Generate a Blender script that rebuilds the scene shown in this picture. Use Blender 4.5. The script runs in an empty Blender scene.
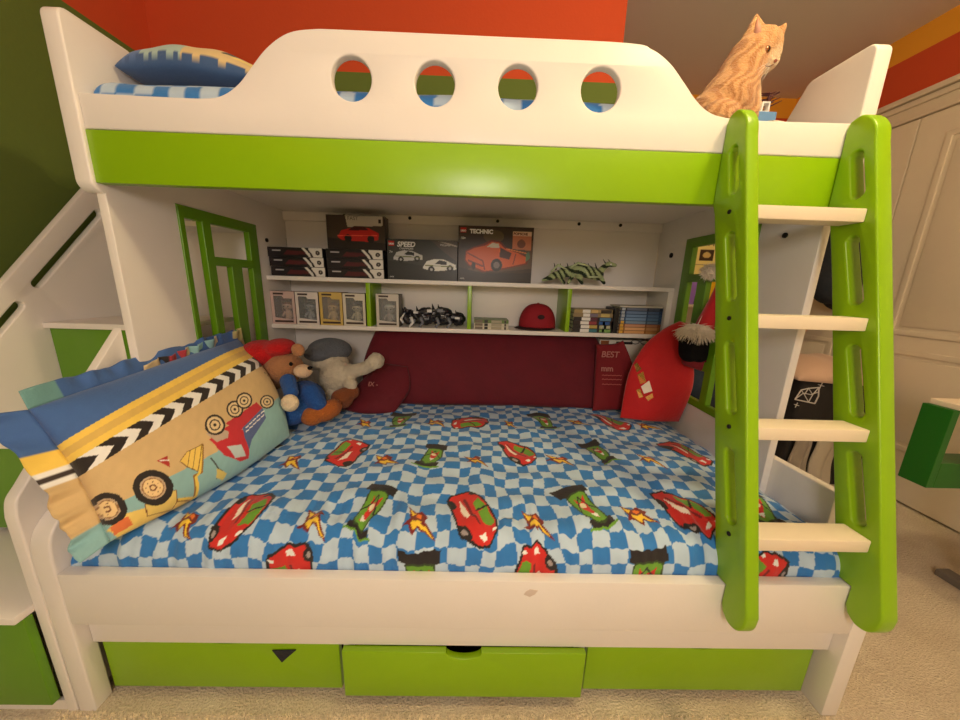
import bpy, bmesh, math, random
import numpy as np
from mathutils import Vector, Matrix, noise
random.seed(7); rng = np.random.default_rng(5)
S = bpy.context.scene; COL = S.collection
PI = math.pi
# ------------------------------------------------------------------ camera
F_PX = 331.9045; CAM = Vector((.9946, -.6782, 1.1583)); PIT, YAW, ROL = .2239, .0188, .0309
_f = Vector((math.sin(YAW)*math.cos(PIT), math.cos(YAW)*math.cos(PIT), -math.sin(PIT)))
_r0 = Vector((math.cos(YAW), -math.sin(YAW), 0)); _u0 = _r0.cross(_f)
_r = math.cos(ROL)*_r0 + math.sin(ROL)*_u0; _u = -math.sin(ROL)*_r0 + math.cos(ROL)*_u0
cd = bpy.data.cameras.new('camera'); cam = bpy.data.objects.new('camera', cd); COL.objects.link(cam)
cd.sensor_fit = 'HORIZONTAL'; cd.sensor_width = 36; cd.lens = 36*F_PX/960; cd.clip_start = .02
m3 = Matrix((_r, _u, -_f)).transposed(); cam.matrix_world = Matrix.Translation(CAM) @ m3.to_4x4()
S.camera = cam

def on(ax, val, u, v):
    """measure: the point of the plane (axis = val) seen at pixel u, v of the photograph"""
    r = _f*F_PX + _r*(u-480) - _u*(v-360)
    return CAM + r*((val-CAM[ax])/r[ax])
def W(u, v, Y): return on(1, Y, u, v)

# ------------------------------------------------------------------ materials
def s2l(c):
    c = c/255.
    return c/12.92 if c <= .04045 else ((c+.055)/1.055)**2.4
def lin(rgb): return tuple(s2l(c) for c in rgb)
MATS = {}
def mat(name, rgb=None, rough=.5, bump=0, bscale=60, spec=.5, sheen=0, var=0, vscale=8, metal=0, coat=0, attr=None, alpha=None, trans=0, detail=4):
    if name in MATS: return MATS[name]
    m = bpy.data.materials.new(name); m.use_nodes = True; nt = m.node_tree; N = nt.nodes; L = nt.links
    b = N['Principled BSDF']; b.inputs['Roughness'].default_value = rough; b.inputs['Metallic'].default_value = metal
    b.inputs['Specular IOR Level'].default_value = spec; b.inputs['Coat Weight'].default_value = coat
    b.inputs['Sheen Weight'].default_value = sheen; b.inputs['Transmission Weight'].default_value = trans
    tc = N.new('ShaderNodeTexCoord')
    if attr:
        a = N.new('ShaderNodeVertexColor'); a.layer_name = attr; src = a.outputs['Color']
    else:
        c = N.new('ShaderNodeRGB'); c.outputs[0].default_value = (*lin(rgb), 1); src = c.outputs[0]
    if var:
        n = N.new('ShaderNodeTexNoise'); n.inputs['Scale'].default_value = vscale; n.inputs['Detail'].default_value = 5
        L.new(tc.outputs['Object'], n.inputs['Vector'])
        mr = N.new('ShaderNodeMapRange'); mr.inputs[1].default_value = .3; mr.inputs[2].default_value = .7
        mr.inputs[3].default_value = 1-var; mr.inputs[4].default_value = 1+var*.6
        L.new(n.outputs[0], mr.inputs[0])
        vm = N.new('ShaderNodeVectorMath'); vm.operation = 'SCALE'; L.new(src, vm.inputs[0]); L.new(mr.outputs[0], vm.inputs['Scale']); src = vm.outputs[0]
    L.new(src, b.inputs['Base Color'])
    if bump:
        n = N.new('ShaderNodeTexNoise'); n.inputs['Scale'].default_value = bscale; n.inputs['Detail'].default_value = detail
        L.new(tc.outputs['Object'], n.inputs['Vector'])
        bp = N.new('ShaderNodeBump'); bp.inputs['Strength'].default_value = bump; bp.inputs['Distance'].default_value = .01
        L.new(n.outputs[0], bp.inputs['Height']); L.new(bp.outputs[0], b.inputs['Normal'])
    MATS[name] = m; return m
white = mat('white_lacquer', (238, 232, 226), .38, bump=.02, bscale=120, var=.03, vscale=3)
green = mat('green_lacquer', (140, 186, 10), .3, bump=.02, bscale=90, var=.04, vscale=4)
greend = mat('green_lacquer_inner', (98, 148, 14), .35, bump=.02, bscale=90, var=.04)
slatw = mat('pale_step_wood', (240, 224, 196), .4, var=.04, vscale=6, bump=.02, bscale=40)
dark = mat('dark_hole', (22, 18, 14), .8)
metal = mat('screw_metal', (150, 150, 140), .3, metal=1)
print_fab = mat('printed_cotton', attr='Col', rough=.85, bump=.12, bscale=160, sheen=.2)
print_pap = mat('printed_card', attr='Col', rough=.35, spec=.4)
print_fur = mat('short_fur', attr='Col', rough=.9, bump=.9, bscale=190, sheen=.25, detail=8)
plush_v = mat('plush_fabric', attr='Col', rough=.95, bump=.8, bscale=160, sheen=.1, detail=6)

# ------------------------------------------------------------------ helpers
def link(o, parent=None):
    COL.objects.link(o)
    if parent is not None: o.parent = parent; o.matrix_parent_inverse = parent.matrix_world.inverted()
    return o
def tag(o, label, cat, group=None, kind=None):
    o['label'] = label; o['category'] = cat
    if group: o['group'] = group
    if kind: o['kind'] = kind
    return o
def thing(name, label, cat, loc=(0, 0, 0), group=None):
    o = bpy.data.objects.new(name, None); COL.objects.link(o); o.location = loc; o.empty_display_size = .05
    o.matrix_world = Matrix.Translation(Vector(loc)); tag(o, label, cat, group); return o
def smooth(me, ang=None):
    me.shade_smooth()
    if ang is not None:
        try: me.set_sharp_from_angle(angle=ang)
        except Exception: pass
def obj(name, bm, m, parent=None, sm=None, label=None):
    me = bpy.data.meshes.new(name)
    if isinstance(bm, bmesh.types.BMesh):
        bmesh.ops.recalc_face_normals(bm, faces=bm.faces); bm.to_mesh(me); bm.free()
    else: me = bm; me.name = name
    me.materials.clear()
    for x in (m if isinstance(m, (list, tuple)) else [m]): me.materials.append(x)
    if sm is not None: smooth(me, sm)
    o = bpy.data.objects.new(name, me); link(o, parent)
    if label: o['label'] = label
    return o
def struct(name, bm, m, sm=None):
    o = obj(name, bm, m, None, sm); o['kind'] = 'structure'; return o
def bx(x0, x1, y0, y1, z0, z1, bev=.0, bm=None, seg=2):
    nb = bmesh.new()
    bmesh.ops.create_cube(nb, size=1, matrix=Matrix.Translation(((x0+x1)/2, (y0+y1)/2, (z0+z1)/2)) @ Matrix.Diagonal((abs(x1-x0), abs(y1-y0), abs(z1-z0), 1)))
    if bev: bmesh.ops.bevel(nb, geom=nb.edges[:], offset=bev, segments=seg, affect='EDGES', profile=.6)
    if bm is None: return nb
    t = bpy.data.meshes.new('t'); nb.to_mesh(t); nb.free(); bm.from_mesh(t); bpy.data.meshes.remove(t); return bm
def add_me(bm, nb, M=None):
    t = bpy.data.meshes.new('t'); nb.to_mesh(t); nb.free()
    if M is not None: t.transform(M)
    bm.from_mesh(t); bpy.data.meshes.remove(t); return bm
def ball(c, r, seg=20, bm=None):
    if not hasattr(r, '__len__'): r = (r, r, r)
    nb = bmesh.new(); bmesh.ops.create_uvsphere(nb, u_segments=seg, v_segments=seg//2+2, radius=1, matrix=Matrix.Translation(c) @ Matrix.Diagonal((*r, 1)))
    return nb if bm is None else add_me(bm, nb)
def cone(a, b, r1, r2, seg=16, bm=None, caps=True):
    a = Vector(a); b = Vector(b); d = b-a
    M = Matrix.Translation((a+b)/2) @ d.to_track_quat('Z', 'Y').to_matrix().to_4x4()
    nb = bmesh.new(); bmesh.ops.create_cone(nb, cap_ends=caps, segments=seg, radius1=r1, radius2=r2, depth=d.length, matrix=M)
    return nb if bm is None else add_me(bm, nb)
def tube(pts, r, seg=8, bm=None):
    nb = bmesh.new()
    for i in range(len(pts)-1):
        ra = r[i] if hasattr(r, '__len__') else r; rb = r[i+1] if hasattr(r, '__len__') else r
        cone(pts[i], pts[i+1], ra, rb, seg, nb); ball(pts[i+1], rb, seg, nb)
    return nb if bm is None else add_me(bm, nb)
def curve_mesh(cu):
    o = bpy.data.objects.new('tmpc', cu); COL.objects.link(o)
    bpy.context.view_layer.update()
    me = bpy.data.meshes.new_from_object(o.evaluated_get(bpy.context.evaluated_depsgraph_get()))
    bpy.data.objects.remove(o); bpy.data.curves.remove(cu); return me
AX = {'X': Matrix(((0, 0, 1, 0), (1, 0, 0, 0), (0, 1, 0, 0), (0, 0, 0, 1))),
      'Y': Matrix(((1, 0, 0, 0), (0, 0, -1, 0), (0, 1, 0, 0), (0, 0, 0, 1))),
      'Z': Matrix.Identity(4)}
def plate(loops, axis, a0, a1, bev=.003):
    """board cut to an outline with holes; axis X: points are (y,z), Y: (x,z), Z: (x,y)"""
    cu = bpy.data.curves.new('c', 'CURVE'); cu.dimensions = '2D'; cu.fill_mode = 'BOTH'
    t = abs(a1-a0); cu.extrude = max(t/2-bev, 1e-4); cu.bevel_depth = bev; cu.bevel_resolution = 2; cu.offset = -bev
    for lp in loops:
        sp = cu.splines.new('POLY'); sp.points.add(len(lp)-1); sp.use_cyclic_u = True
        for p, q in zip(sp.points, lp): p.co = (q[0], q[1], 0, 1)
    me = curve_mesh(cu); M = AX[axis]; mid = (a0+a1)/2
    off = {'X': (mid, 0, 0), 'Y': (0, mid, 0), 'Z': (0, 0, mid)}[axis]
    me.transform(Matrix.Translation(off) @ M)
    bm = bmesh.new(); bm.from_mesh(me); bpy.data.meshes.remove(me)
    bmesh.ops.remove_doubles(bm, verts=bm.verts, dist=1e-5); return bm
def arc(cx, cy, r, a0, a1, n=8, ry=None):
    ry = r if ry is None else ry
    return [(cx+r*math.cos(math.radians(a0+(a1-a0)*i/n)), cy+ry*math.sin(math.radians(a0+(a1-a0)*i/n))) for i in range(n+1)]
def circ(cx, cy, r, n=40): return arc(cx, cy, r, 0, 360*(n-1)/n, n-1)
def rrect(x0, x1, y0, y1, r, n=6):
    return arc(x1-r, y1-r, r, 0, 90, n)+arc(x0+r, y1-r, r, 90, 180, n)+arc(x0+r, y0+r, r, 180, 270, n)+arc(x1-r, y0+r, r, 270, 360, n)
def catmull(P, n=8, closed=False):
    out = []; N = len(P)
    rngi = range(N if closed else N-1)
    for i in rngi:
        g = lambda k: Vector(P[k % N] if closed else P[min(max(k, 0), N-1)])
        a, b, c, d = g(i-1), g(i), g(i+1), g(i+2)
        for j in range(n):
            t = j/n; out.append(tuple(.5*((2*b)+(-a+c)*t+(2*a-5*b+4*c-d)*t*t+(-a+3*b-3*c+d)*t**3)))
    if not closed: out.append(tuple(P[-1]))
    return out
def text_me(s, size, axis_m, m, parent, name='lettering', ext=.0004, bold=0, align='LEFT', shear=0):
    cu = bpy.data.curves.new('t', 'FONT'); cu.body = s; cu.size = size; cu.extrude = ext; cu.offset = bold; cu.align_x = align; cu.shear = shear
    me = curve_mesh(cu); me.transform(axis_m); me.materials.clear(); me.materials.append(m)
    o = bpy.data.objects.new(name, me); return link(o, parent)
# numpy painter in surface coordinates
def in_poly(U, V, poly):
    r = np.zeros(U.shape, bool); n = len(poly)
    for i in range(n):
        x0, y0 = poly[i]; x1, y1 = poly[(i+1) % n]
        c = ((y0 > V) != (y1 > V)) & (U < (x1-x0)*(V-y0)/(y1-y0+1e-12)+x0); r ^= c
    return r
class Paint:
    def __init__(s, U, V, base): s.U, s.V = U, V; s.C = np.ones(U.shape+(3,))*np.array(lin(base))
    def poly(s, P, c):
        P = [tuple(p) for p in P]; xs = [p[0] for p in P]; ys = [p[1] for p in P]
        b = (s.U >= min(xs)) & (s.U <= max(xs)) & (s.V >= min(ys)) & (s.V <= max(ys))
        if not b.any(): return
        idx = np.nonzero(b); k = in_poly(s.U[idx], s.V[idx], P); s.C[tuple(i[k] for i in idx)] = lin(c)
    def rect(s, x0, x1, y0, y1, c): s.C[(s.U >= x0) & (s.U < x1) & (s.V >= y0) & (s.V < y1)] = lin(c)
    def ell(s, cx, cy, rx, ry, c, ang=0):
        a = math.radians(ang); du = s.U-cx; dv = s.V-cy
        x = du*math.cos(a)+dv*math.sin(a); y = -du*math.sin(a)+dv*math.cos(a)
        s.C[(x/rx)**2+(y/ry)**2 < 1] = lin(c)
    def line(s, p, q, w, c):
        dx, dy = q[0]-p[0], q[1]-p[1]; L2 = dx*dx+dy*dy+1e-12
        t = np.clip(((s.U-p[0])*dx+(s.V-p[1])*dy)/L2, 0, 1)
        s.C[np.hypot(s.U-p[0]-t*dx, s.V-p[1]-t*dy) < w/2] = lin(c)
    def lines(s, P, w, c, closed=False):
        for i in range(len(P)-(0 if closed else 1)): s.line(P[i], P[(i+1) % len(P)], w, c)
def grid_mesh(name, P, C=None, flip=False):
    """P: (n,m,3) array of points -> mesh of quads with colour attribute"""
    n, m = P.shape[:2]; me = bpy.data.meshes.new(name)
    idx = np.arange(n*m).reshape(n, m)
    q = np.stack([idx[:-1, :-1], idx[1:, :-1], idx[1:, 1:], idx[:-1, 1:]], -1).reshape(-1, 4)
    if flip: q = q[:, ::-1]
    me.from_pydata(P.reshape(-1, 3).tolist(), [], q.tolist())
    if C is not None: set_col(me, C.reshape(-1, 3))
    me.shade_smooth(); return me
def set_col(me, C):
    a = me.color_attributes.new('Col', 'FLOAT_COLOR', 'POINT')
    buf = np.ones((len(C), 4), np.float32); buf[:, :3] = C; a.data.foreach_set('color', buf.ravel())
def card(name, w, h, painter, M, parent, res=.003, m=None):
    """flat printed label of real size, bottom-left corner at local origin, in local x-y; M places it"""
    nx, ny = max(int(w/res), 2), max(int(h/res), 2)
    U, V = np.meshgrid(np.linspace(0, w, nx), np.linspace(0, h, ny), indexing='ij')
    p = Paint(U, V, (0, 0, 0)); painter(p)
    me = grid_mesh(name, np.stack([U, V, 0*U], -1), p.C); me.transform(M); me.materials.append(m or print_pap)
    return link(bpy.data.objects.new(name, me), parent)
def faceY(x, y, z): # local x->X, local y->Z, facing -Y
    return Matrix(((1, 0, 0, x), (0, 0, -1, y), (0, 1, 0, z), (0, 0, 0, 1)))
def blob(name, shapes, vox, m, parent=None, colf=None, sm_it=4, disp=None, keep=False):
    """one continuous surface grown around a list of ('b',centre,radii[,rot]) and ('c',p,q,r1,r2)"""
    bm = bmesh.new()
    for s in shapes:
        if s[0] == 'b':
            r = s[2] if hasattr(s[2], '__len__') else (s[2],)*3
            M = Matrix.Translation(Vector(s[1]))
            if len(s) > 3: M = M @ s[3].to_4x4()
            nb = bmesh.new(); bmesh.ops.create_uvsphere(nb, u_segments=20, v_segments=14, radius=1, matrix=M @ Matrix.Diagonal((*r, 1))); add_me(bm, nb)
        else:
            p, q = Vector(s[1]), Vector(s[2]); n = 5
            for i in range(n+1):
                t = i/n; ball(p.lerp(q, t), s[3]+(s[4]-s[3])*t, 16, bm)
            cone(p, q, s[3], s[4], 20, bm)
    me = bpy.data.meshes.new('b'); bm.to_mesh(me); bm.free()
    o = bpy.data.objects.new('b', me); COL.objects.link(o)
    r = o.modifiers.new('r', 'REMESH'); r.mode = 'VOXEL'; r.voxel_size = vox
    k = o.modifiers.new('s', 'SMOOTH'); k.iterations = sm_it; k.factor = .6
    bpy.context.view_layer.update()
    me2 = bpy.data.meshes.new_from_object(o.evaluated_get(bpy.context.evaluated_depsgraph_get()))
    bpy.data.objects.remove(o); bpy.data.meshes.remove(me)
    n = len(me2.vertices); co = np.zeros(n*3); me2.vertices.foreach_get('co', co); co = co.reshape(-1, 3)
    if disp:
        no = np.zeros(n*3); me2.vertices.foreach_get('normal', no); co = co + no.reshape(-1, 3)*disp(co)[:, None]
        me2.vertices.foreach_set('co', co.ravel()); me2.update()
    if colf: set_col(me2, colf(co))
    return obj(name, me2, m, parent, sm=PI)
def noise3(co, sc, seed=0):
    return np.array([noise.noise(Vector((x*sc+seed, y*sc-seed, z*sc+seed*2))) for x, y, z in co])
def wob(U, V, fs, seed=0):
    """cheap smooth 2-D noise from a few sines"""
    r = np.random.default_rng(seed); o = np.zeros(U.shape)
    for f in fs:
        for _ in range(3):
            a = r.uniform(0, 2*PI); ph = r.uniform(0, 2*PI); k = f*r.uniform(.7, 1.3)
            o += np.sin((U*math.cos(a)+V*math.sin(a))*k+ph)/len(fs)/2.
    return o

# ================================================================== ROOM
XL, XR, YB, YF, ZC, YFAR = -.62, 3.5, 1.26, -2.4, 2.67, 2.32
w_green = (98, 116, 46); w_or = (204, 76, 34)
def wall_mat(name, lo, hi, z1, top=None, z2=None):
    m = bpy.data.materials.new(name); m.use_nodes = True; nt = m.node_tree; N = nt.nodes; L = nt.links; b = N['Principled BSDF']
    b.inputs['Roughness'].default_value = .85
    g = N.new('ShaderNodeNewGeometry'); s = N.new('ShaderNodeSeparateXYZ'); L.new(g.outputs['Position'], s.inputs[0])
    def step(z, A, B):
        c = N.new('ShaderNodeMath'); c.operation = 'GREATER_THAN'; c.inputs[1].default_value = z; L.new(s.outputs[2], c.inputs[0])
        mx = N.new('ShaderNodeMix'); mx.data_type = 'RGBA'; L.new(c.outputs[0], mx.inputs[0])
        for i, v in ((6, A), (7, B)):
            if isinstance(v, tuple): mx.inputs[i].default_value = (*lin(v), 1)
            else: L.new(v, mx.inputs[i])
        return mx.outputs[2]
    o = step(z1, lo, hi)
    if top: o = step(z2, o, top)
    L.new(o, b.inputs['Base Color'])
    n = N.new('ShaderNodeTexNoise'); n.inputs['Scale'].default_value = 90; L.new(g.outputs['Position'], n.inputs['Vector'])
    bp = N.new('ShaderNodeBump'); bp.inputs['Strength'].default_value = .08; bp.inputs['Distance'].default_value = .01
    L.new(n.outputs[0], bp.inputs['Height']); L.new(bp.outputs[0], b.inputs['Normal'])
    return m
mw = wall_mat('wall_paint_two_tone', w_green, w_or, 2.17)
mw3 = wall_mat('wall_paint_right', (214, 200, 176), w_or, 2.2, (232, 160, 40), 2.53)
mwp = mat('wall_paint_cream', (222, 205, 176), .85, bump=.06, bscale=90)
ceil_m = mat('ceiling_paint', (224, 216, 206), .9, bump=.06, bscale=60)
# carpet
cm = bpy.data.materials.new('carpet_pile'); cm.use_nodes = True; nt = cm.node_tree; N = nt.nodes; L = nt.links; b = N['Principled BSDF']
b.inputs['Roughness'].default_value = .95; b.inputs['Sheen Weight'].default_value = .3
tc = N.new('ShaderNodeTexCoord'); n1 = N.new('ShaderNodeTexNoise'); n1.inputs['Scale'].default_value = 170; n1.inputs['Detail'].default_value = 6
n2 = N.new('ShaderNodeTexNoise'); n2.inputs['Scale'].default_value = 6; n2.inputs['Detail'].default_value = 4
for n_ in (n1, n2): L.new(tc.outputs['Object'], n_.inputs['Vector'])
cr = N.new('ShaderNodeValToRGB'); cr.color_ramp.elements[0].position = .3; cr.color_ramp.elements[0].color = (*lin((196, 172, 136)), 1)
cr.color_ramp.elements[1].position = .7; cr.color_ramp.elements[1].color = (*lin((244, 230, 202)), 1)
mxn = N.new('ShaderNodeMath'); mxn.operation = 'MULTIPLY_ADD'; mxn.inputs[1].default_value = .6
mx2 = N.new('ShaderNodeMath'); mx2.operation = 'MULTIPLY'; mx2.inputs[1].default_value = .4
L.new(n2.outputs[0], mx2.inputs[0]); L.new(n1.outputs[0], mxn.inputs[0]); L.new(mx2.outputs[0], mxn.inputs[2]); L.new(mxn.outputs[0], cr.inputs[0])
L.new(cr.outputs[0], b.inputs['Base Color'])
bp = N.new('ShaderNodeBump'); bp.inputs['Strength'].default_value = .9; bp.inputs['Distance'].default_value = .012
L.new(n1.outputs[0], bp.inputs['Height']); L.new(bp.outputs[0], b.inputs['Normal'])
struct('floor', bx(XL-.1, XR+.1, YF-.1, YFAR+.1, -.1, 0), cm)
def pile():
    n = 26000; r = np.random.default_rng(2); x = r.uniform(-.10, 2.02, n); y = -.004-np.abs(r.normal(0, .12, n)); h = r.uniform(.002, .008, n); w = .0028
    dx = r.uniform(-.005, .005, n); dy = r.uniform(-.005, .005, n); a = r.uniform(0, 6.28, n)
    V = np.zeros((n, 4, 3))
    for k in range(3): V[:, k, 0] = x+w*np.cos(a+k*2.094); V[:, k, 1] = y+w*np.sin(a+k*2.094); V[:, k, 2] = -.001
    V[:, 3, 0] = x+dx; V[:, 3, 1] = y+dy; V[:, 3, 2] = h
    i = np.arange(n)*4; Fc = np.concatenate([np.stack([i, i+1, i+3], 1), np.stack([i+1, i+2, i+3], 1), np.stack([i+2, i, i+3], 1)])
    me = bpy.data.meshes.new('carpet_pile'); me.from_pydata(V.reshape(-1, 3).tolist(), [], Fc.tolist()); me.materials.append(mat('carpet_tuft', (236, 218, 186), .95, var=.22, vscale=60, sheen=.3))
    o = bpy.data.objects.new('carpet_pile', me); COL.objects.link(o)
    tag(o, 'beige carpet tufts on the floor in front of the bunk bed drawers', 'carpet pile', kind='stuff')
pile()
struct('ceiling', bx(XL-.1, XR+.1, YF-.1, YFAR+.1, ZC, ZC+.1), ceil_m)
struct('wall_left', bx(XL-.1, XL, YF-.1, YFAR, 0, ZC), mw)
struct('wall_back', bx(XL, 1.69, YB, YFAR, 0, ZC), mw)
struct('wall_far', bx(1.69, XR, YFAR, YFAR+.1, 0, ZC), mw3)
struct('wall_front', bx(XL, XR, YF-.1, YF, 0, ZC), mwp)
struct('wall_right', bx(XR, XR+.1, YF-.1, YFAR+.1, 0, ZC), mw3)
# cornice above the closet doors and the doors themselves
doorm = mat('closet_door_paint', (226, 212, 190), .5, bump=.03, bscale=60, var=.02)
bm = bmesh.new(); bx(XR-.02, XR, -2.3, 2.3, 2.15, 2.294, .004, bm); bx(XR-.045, XR, -2.3, 2.3, 2.262, 2.294, .008, bm); bx(XR-.032, XR, -2.3, 2.3, 2.225, 2.258, .008, bm); bx(XR-.028, XR, -2.3, 2.3, 2.152, 2.172, .006, bm)
struct('trim_1', bm, doorm, PI/6)
def door(nm, y0, y1):
    o = struct(nm, bx(XR-.035, XR-.003, y0, y1, .012, 2.14, .003), doorm)
    for z0, z1 in ((.30, .868), (.945, 2.02)):
        y = (y0+.135, y1-.135)
        p = []
        bm = plate([[(y[0], z0), (y[1], z0), (y[1], z1), (y[0], z1)], [(y[0]+.03, z0+.03), (y[1]-.03, z0+.03), (y[1]-.03, z1-.03), (y[0]+.03, z1-.03)]], 'X', XR-.043, XR-.034, .004)
        bx(XR-.041, XR-.034, y[0]+.05, y[1]-.05, z0+.05, z1-.05, .005, bm)
        obj('door_moulding', bm, doorm, o, PI/6)
    return o
door('door_1', .50, 1.405); door('door_2', 1.412, 2.28); door('door_3', -.42, .494)
o = obj('door_hinge', bx(XR-.05, XR-.034, 1.585, 1.605, 2.10, 2.14, .003), dark); o['kind'] = 'structure'; o.name = 'trim_2'
# far side of the room seen through the window in the bed end: poster, shelf with books
pc = thing('wall_poster', 'yellowish poster with grey lettering and dark square on far wall, through right bed window', 'poster', (2.9, YFAR-.01, 1.25))
def pp(p):
    p.rect(0, 9, 0, 9, (248, 230, 150)); p.rect(.23, .35, .22, .31, (70, 50, 40)); p.ell(.29, .265, .035, .025, (220, 190, 120)); p.rect(.04, .46, .18, .186, (170, 150, 110)); p.poly([(.0, .0), (.20, .0), (.16, .12), (.0, .10)], (206, 196, 90))
card('print', .48, .46, pp, faceY(2.70, YFAR-.012, 1.20), pc, .006)
obj('paper', bx(2.70, 3.18, YFAR-.011, YFAR-.002, 1.20, 1.66), mat('poster_paper', (240, 226, 170), .7), pc)
text_me('HOLOH', .085, faceY(2.74, YFAR-.0135, 1.54), mat('grey_ink', (140, 126, 100), .6), pc)
sh = thing('bookcase', 'low cream bookcase against the far wall beyond the bed end', 'bookcase', (2.75, 2.15, 0))
for z in (.06, .42, 1.03): obj('shelf_board', bx(2.3, 3.3, 2.05, 2.31, z, z+.02, .002), doorm, sh)
for x in (2.28, 3.3): obj('side_panel', bx(x, x+.02, 2.05, 2.31, 0, 1.05, .002), doorm, sh)
obj('back_panel', bx(2.3, 3.3, 2.305, 2.315, .02, 1.03), doorm, sh)
def book(nm, x0, x1, y0, y1, z0, z1, rgb, label, cat='book', group=None, loc=None, tilt=0):
    t = thing(nm, label, cat, ((x0+x1)/2, (y0+y1)/2, z0), group)
    c = mat('cover_%d_%d_%d' % rgb, rgb, .4)
    bm = bmesh.new(); e = .0025
    bx(x0, x0+e, y0, y1, z0, z1, 0, bm); bx(x1-e, x1, y0, y1, z0, z1, 0, bm); bx(x0, x1, y0, y0+e, z0, z1, 0, bm)
    obj('cover', bm, c, t); obj('pages', bx(x0+e, x1-e, y0+e, y1-.004, z0+.004, z1-.004), mat('paper', (235, 228, 205), .8), t)
    if tilt: t.rotation_euler = (0, tilt, 0)
    return t
book('book', 2.738, 2.795, 2.08, 2.28, 1.052, 1.23, (150, 110, 205), 'purple book standing on the far bookcase, seen through the bed end window', tilt=.05)
book('book', 2.812, 2.825, 2.08, 2.28, 1.052, 1.215, (60, 40, 60), 'thin dark book beside the purple book on the far bookcase')
book('book', 2.84, 2.99, 2.08, 2.28, 1.052, 1.28, (244, 190, 30), 'thick bright yellow book on the far bookcase beyond the bed end')
tg = thing('photo_frame', 'small black framed picture on the far bookcase behind the purple book', 'picture frame', (2.72, 2.29, 1.05))
obj('frame', plate([[(2.70, 1.23), (2.80, 1.23), (2.80, 1.32), (2.70, 1.32)], [(2.712, 1.242), (2.788, 1.242), (2.788, 1.308), (2.712, 1.308)]], 'Y', 2.285, 2.30, .002), mat('black_frame', (30, 28, 30), .4), tg)
obj('stand', bx(2.72, 2.78, 2.288, 2.298, 1.05, 1.232), mat('black_frame', (30, 28, 30), .4), tg)
obj('picture', bx(2.71, 2.79, 2.294, 2.298, 1.24, 1.31), mat('picture_grey', (160, 170, 175), .5), tg)

# ================================================================== BUNK BED
bed = thing('bunk_bed', 'large white and lime green bunk bed with round guard holes, built-in shelves and drawers', 'bunk bed', (1, .6, 0))
xl, xr = -.02, 1.978
def P(nm, bm, m, sm=PI/6, parent=bed, label=None): return obj(nm, bm, m, parent, sm, label)
# guard rail with four holes
top = catmull([(1.980, 1.600), (1.73, 1.598), (1.640, 1.601), (1.590, 1.612), (1.550, 1.638), (1.508, 1.680), (1.470, 1.716), (1.420, 1.744), (1.350, 1.756), (1.0, 1.757), (.66, 1.757), (.575, 1.755), (.515, 1.744), (.462, 1.712), (.418, 1.668), (.385, 1.634), (.345, 1.608), (.300, 1.598), (.2, 1.597), (-.02, 1.599)], 6)
top = [(p[0], p[1]) for p in top]
P('guard_rail', plate([[(-.02, 1.518), (1.98, 1.518)]+top]+[circ(x, z, .0505) for x, z in ((.667, 1.654), (.877, 1.650), (1.088, 1.650), (1.300, 1.652))], 'Y', .297, .322, .004), white, PI/5, label='cream white board with four round holes and wavy top edge')
P('fascia', bx(-.02, 1.98, .297, .322, 1.391, 1.5165, .0015), green, label='lime green board along the upper bunk')
# upper end panels
def upper_panel(x0, x1):
    o = [(.29, 1.40)]+arc(.315, 1.395, .027, 180, 270, 6)[0:]+[(1.21, 1.368), (1.21, 1.60), (.60, 1.60), (.535, 1.69)]+arc(.455, 1.752, .03, 50, 90, 5)+arc(.315, 1.757, .025, 90, 180, 6)
    P('end_panel', plate([o[1:]], 'X', x0, x1, .005), white, PI/5)
upper_panel(-.065, -.0205); upper_panel(1.9805, 2.022)
# underside, beams and back
P('bunk_base', bx(-.02, 1.978, .322, 1.19, 1.500, 1.512), white)
P('back_panel', bx(-.02, 1.978, 1.20, 1.212, .30, 1.60), white)
P('back_rail', bx(-.02, 1.978, 1.182, 1.199, 1.455, 1.4995, .003), white)
for x in (.30, .64, 1.10, 1.53, 1.75): P('bolt', cone((x, 1.176, 1.485), (x, 1.183, 1.485), .007, .009, 12), dark, parent=bed)
P('bolt', cone((1.972, 1.06, 1.33), (1.979, 1.06, 1.33), .012, .012, 12), dark); P('bolt', cone((1.972, .43, 1.34), (1.979, .43, 1.34), .008, .008, 12), dark); P('bolt', cone((1.972, .60, 1.34), (1.979, .60, 1.34), .008, .008, 12), dark)
P('bolt', cone((-.021, 1.02, 1.335), (-.014, 1.02, 1.335), .009, .009, 12), dark)
# middle side panels with green window lattice
def win_loops():
    return [[(.640, .68), (.555, .68), (.555, 1.355), (.640, 1.355)]]
def side_panel(x0, x1, zb, inner):
    y0, y1, z0, z1 = .534, .945, .66, 1.392
    P('side_panel', plate([[(.315, zb), (1.199, zb), (1.199, 1.499), (.323, 1.499), (.322, 1.372), (.315, 1.372)], [(y0+.01, z0+.01), (y1-.01, z0+.01), (y1-.01, z1-.01), (y0+.01, z1-.01)]], 'X', x0, x1, .003), white)
    holes = [[(.556, .69), (.632, .69), (.632, 1.352), (.556, 1.352)],
             [(.672, 1.232), (.888, 1.232), (.888, 1.352), (.672, 1.352)],
             [(.672, .865), (.757, .865), (.757, 1.198), (.672, 1.198)],
             [(.818, .865), (.888, .865), (.888, 1.198), (.818, 1.198)],
             [(.672, .69), (.888, .69), (.888, .825), (.672, .825)]]
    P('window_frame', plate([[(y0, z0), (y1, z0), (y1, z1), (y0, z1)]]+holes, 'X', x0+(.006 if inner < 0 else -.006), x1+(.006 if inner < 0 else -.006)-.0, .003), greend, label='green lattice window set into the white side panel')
side_panel(-.045, -.02, .30, -1); side_panel(1.978, 2.003, .30, 1)
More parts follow.
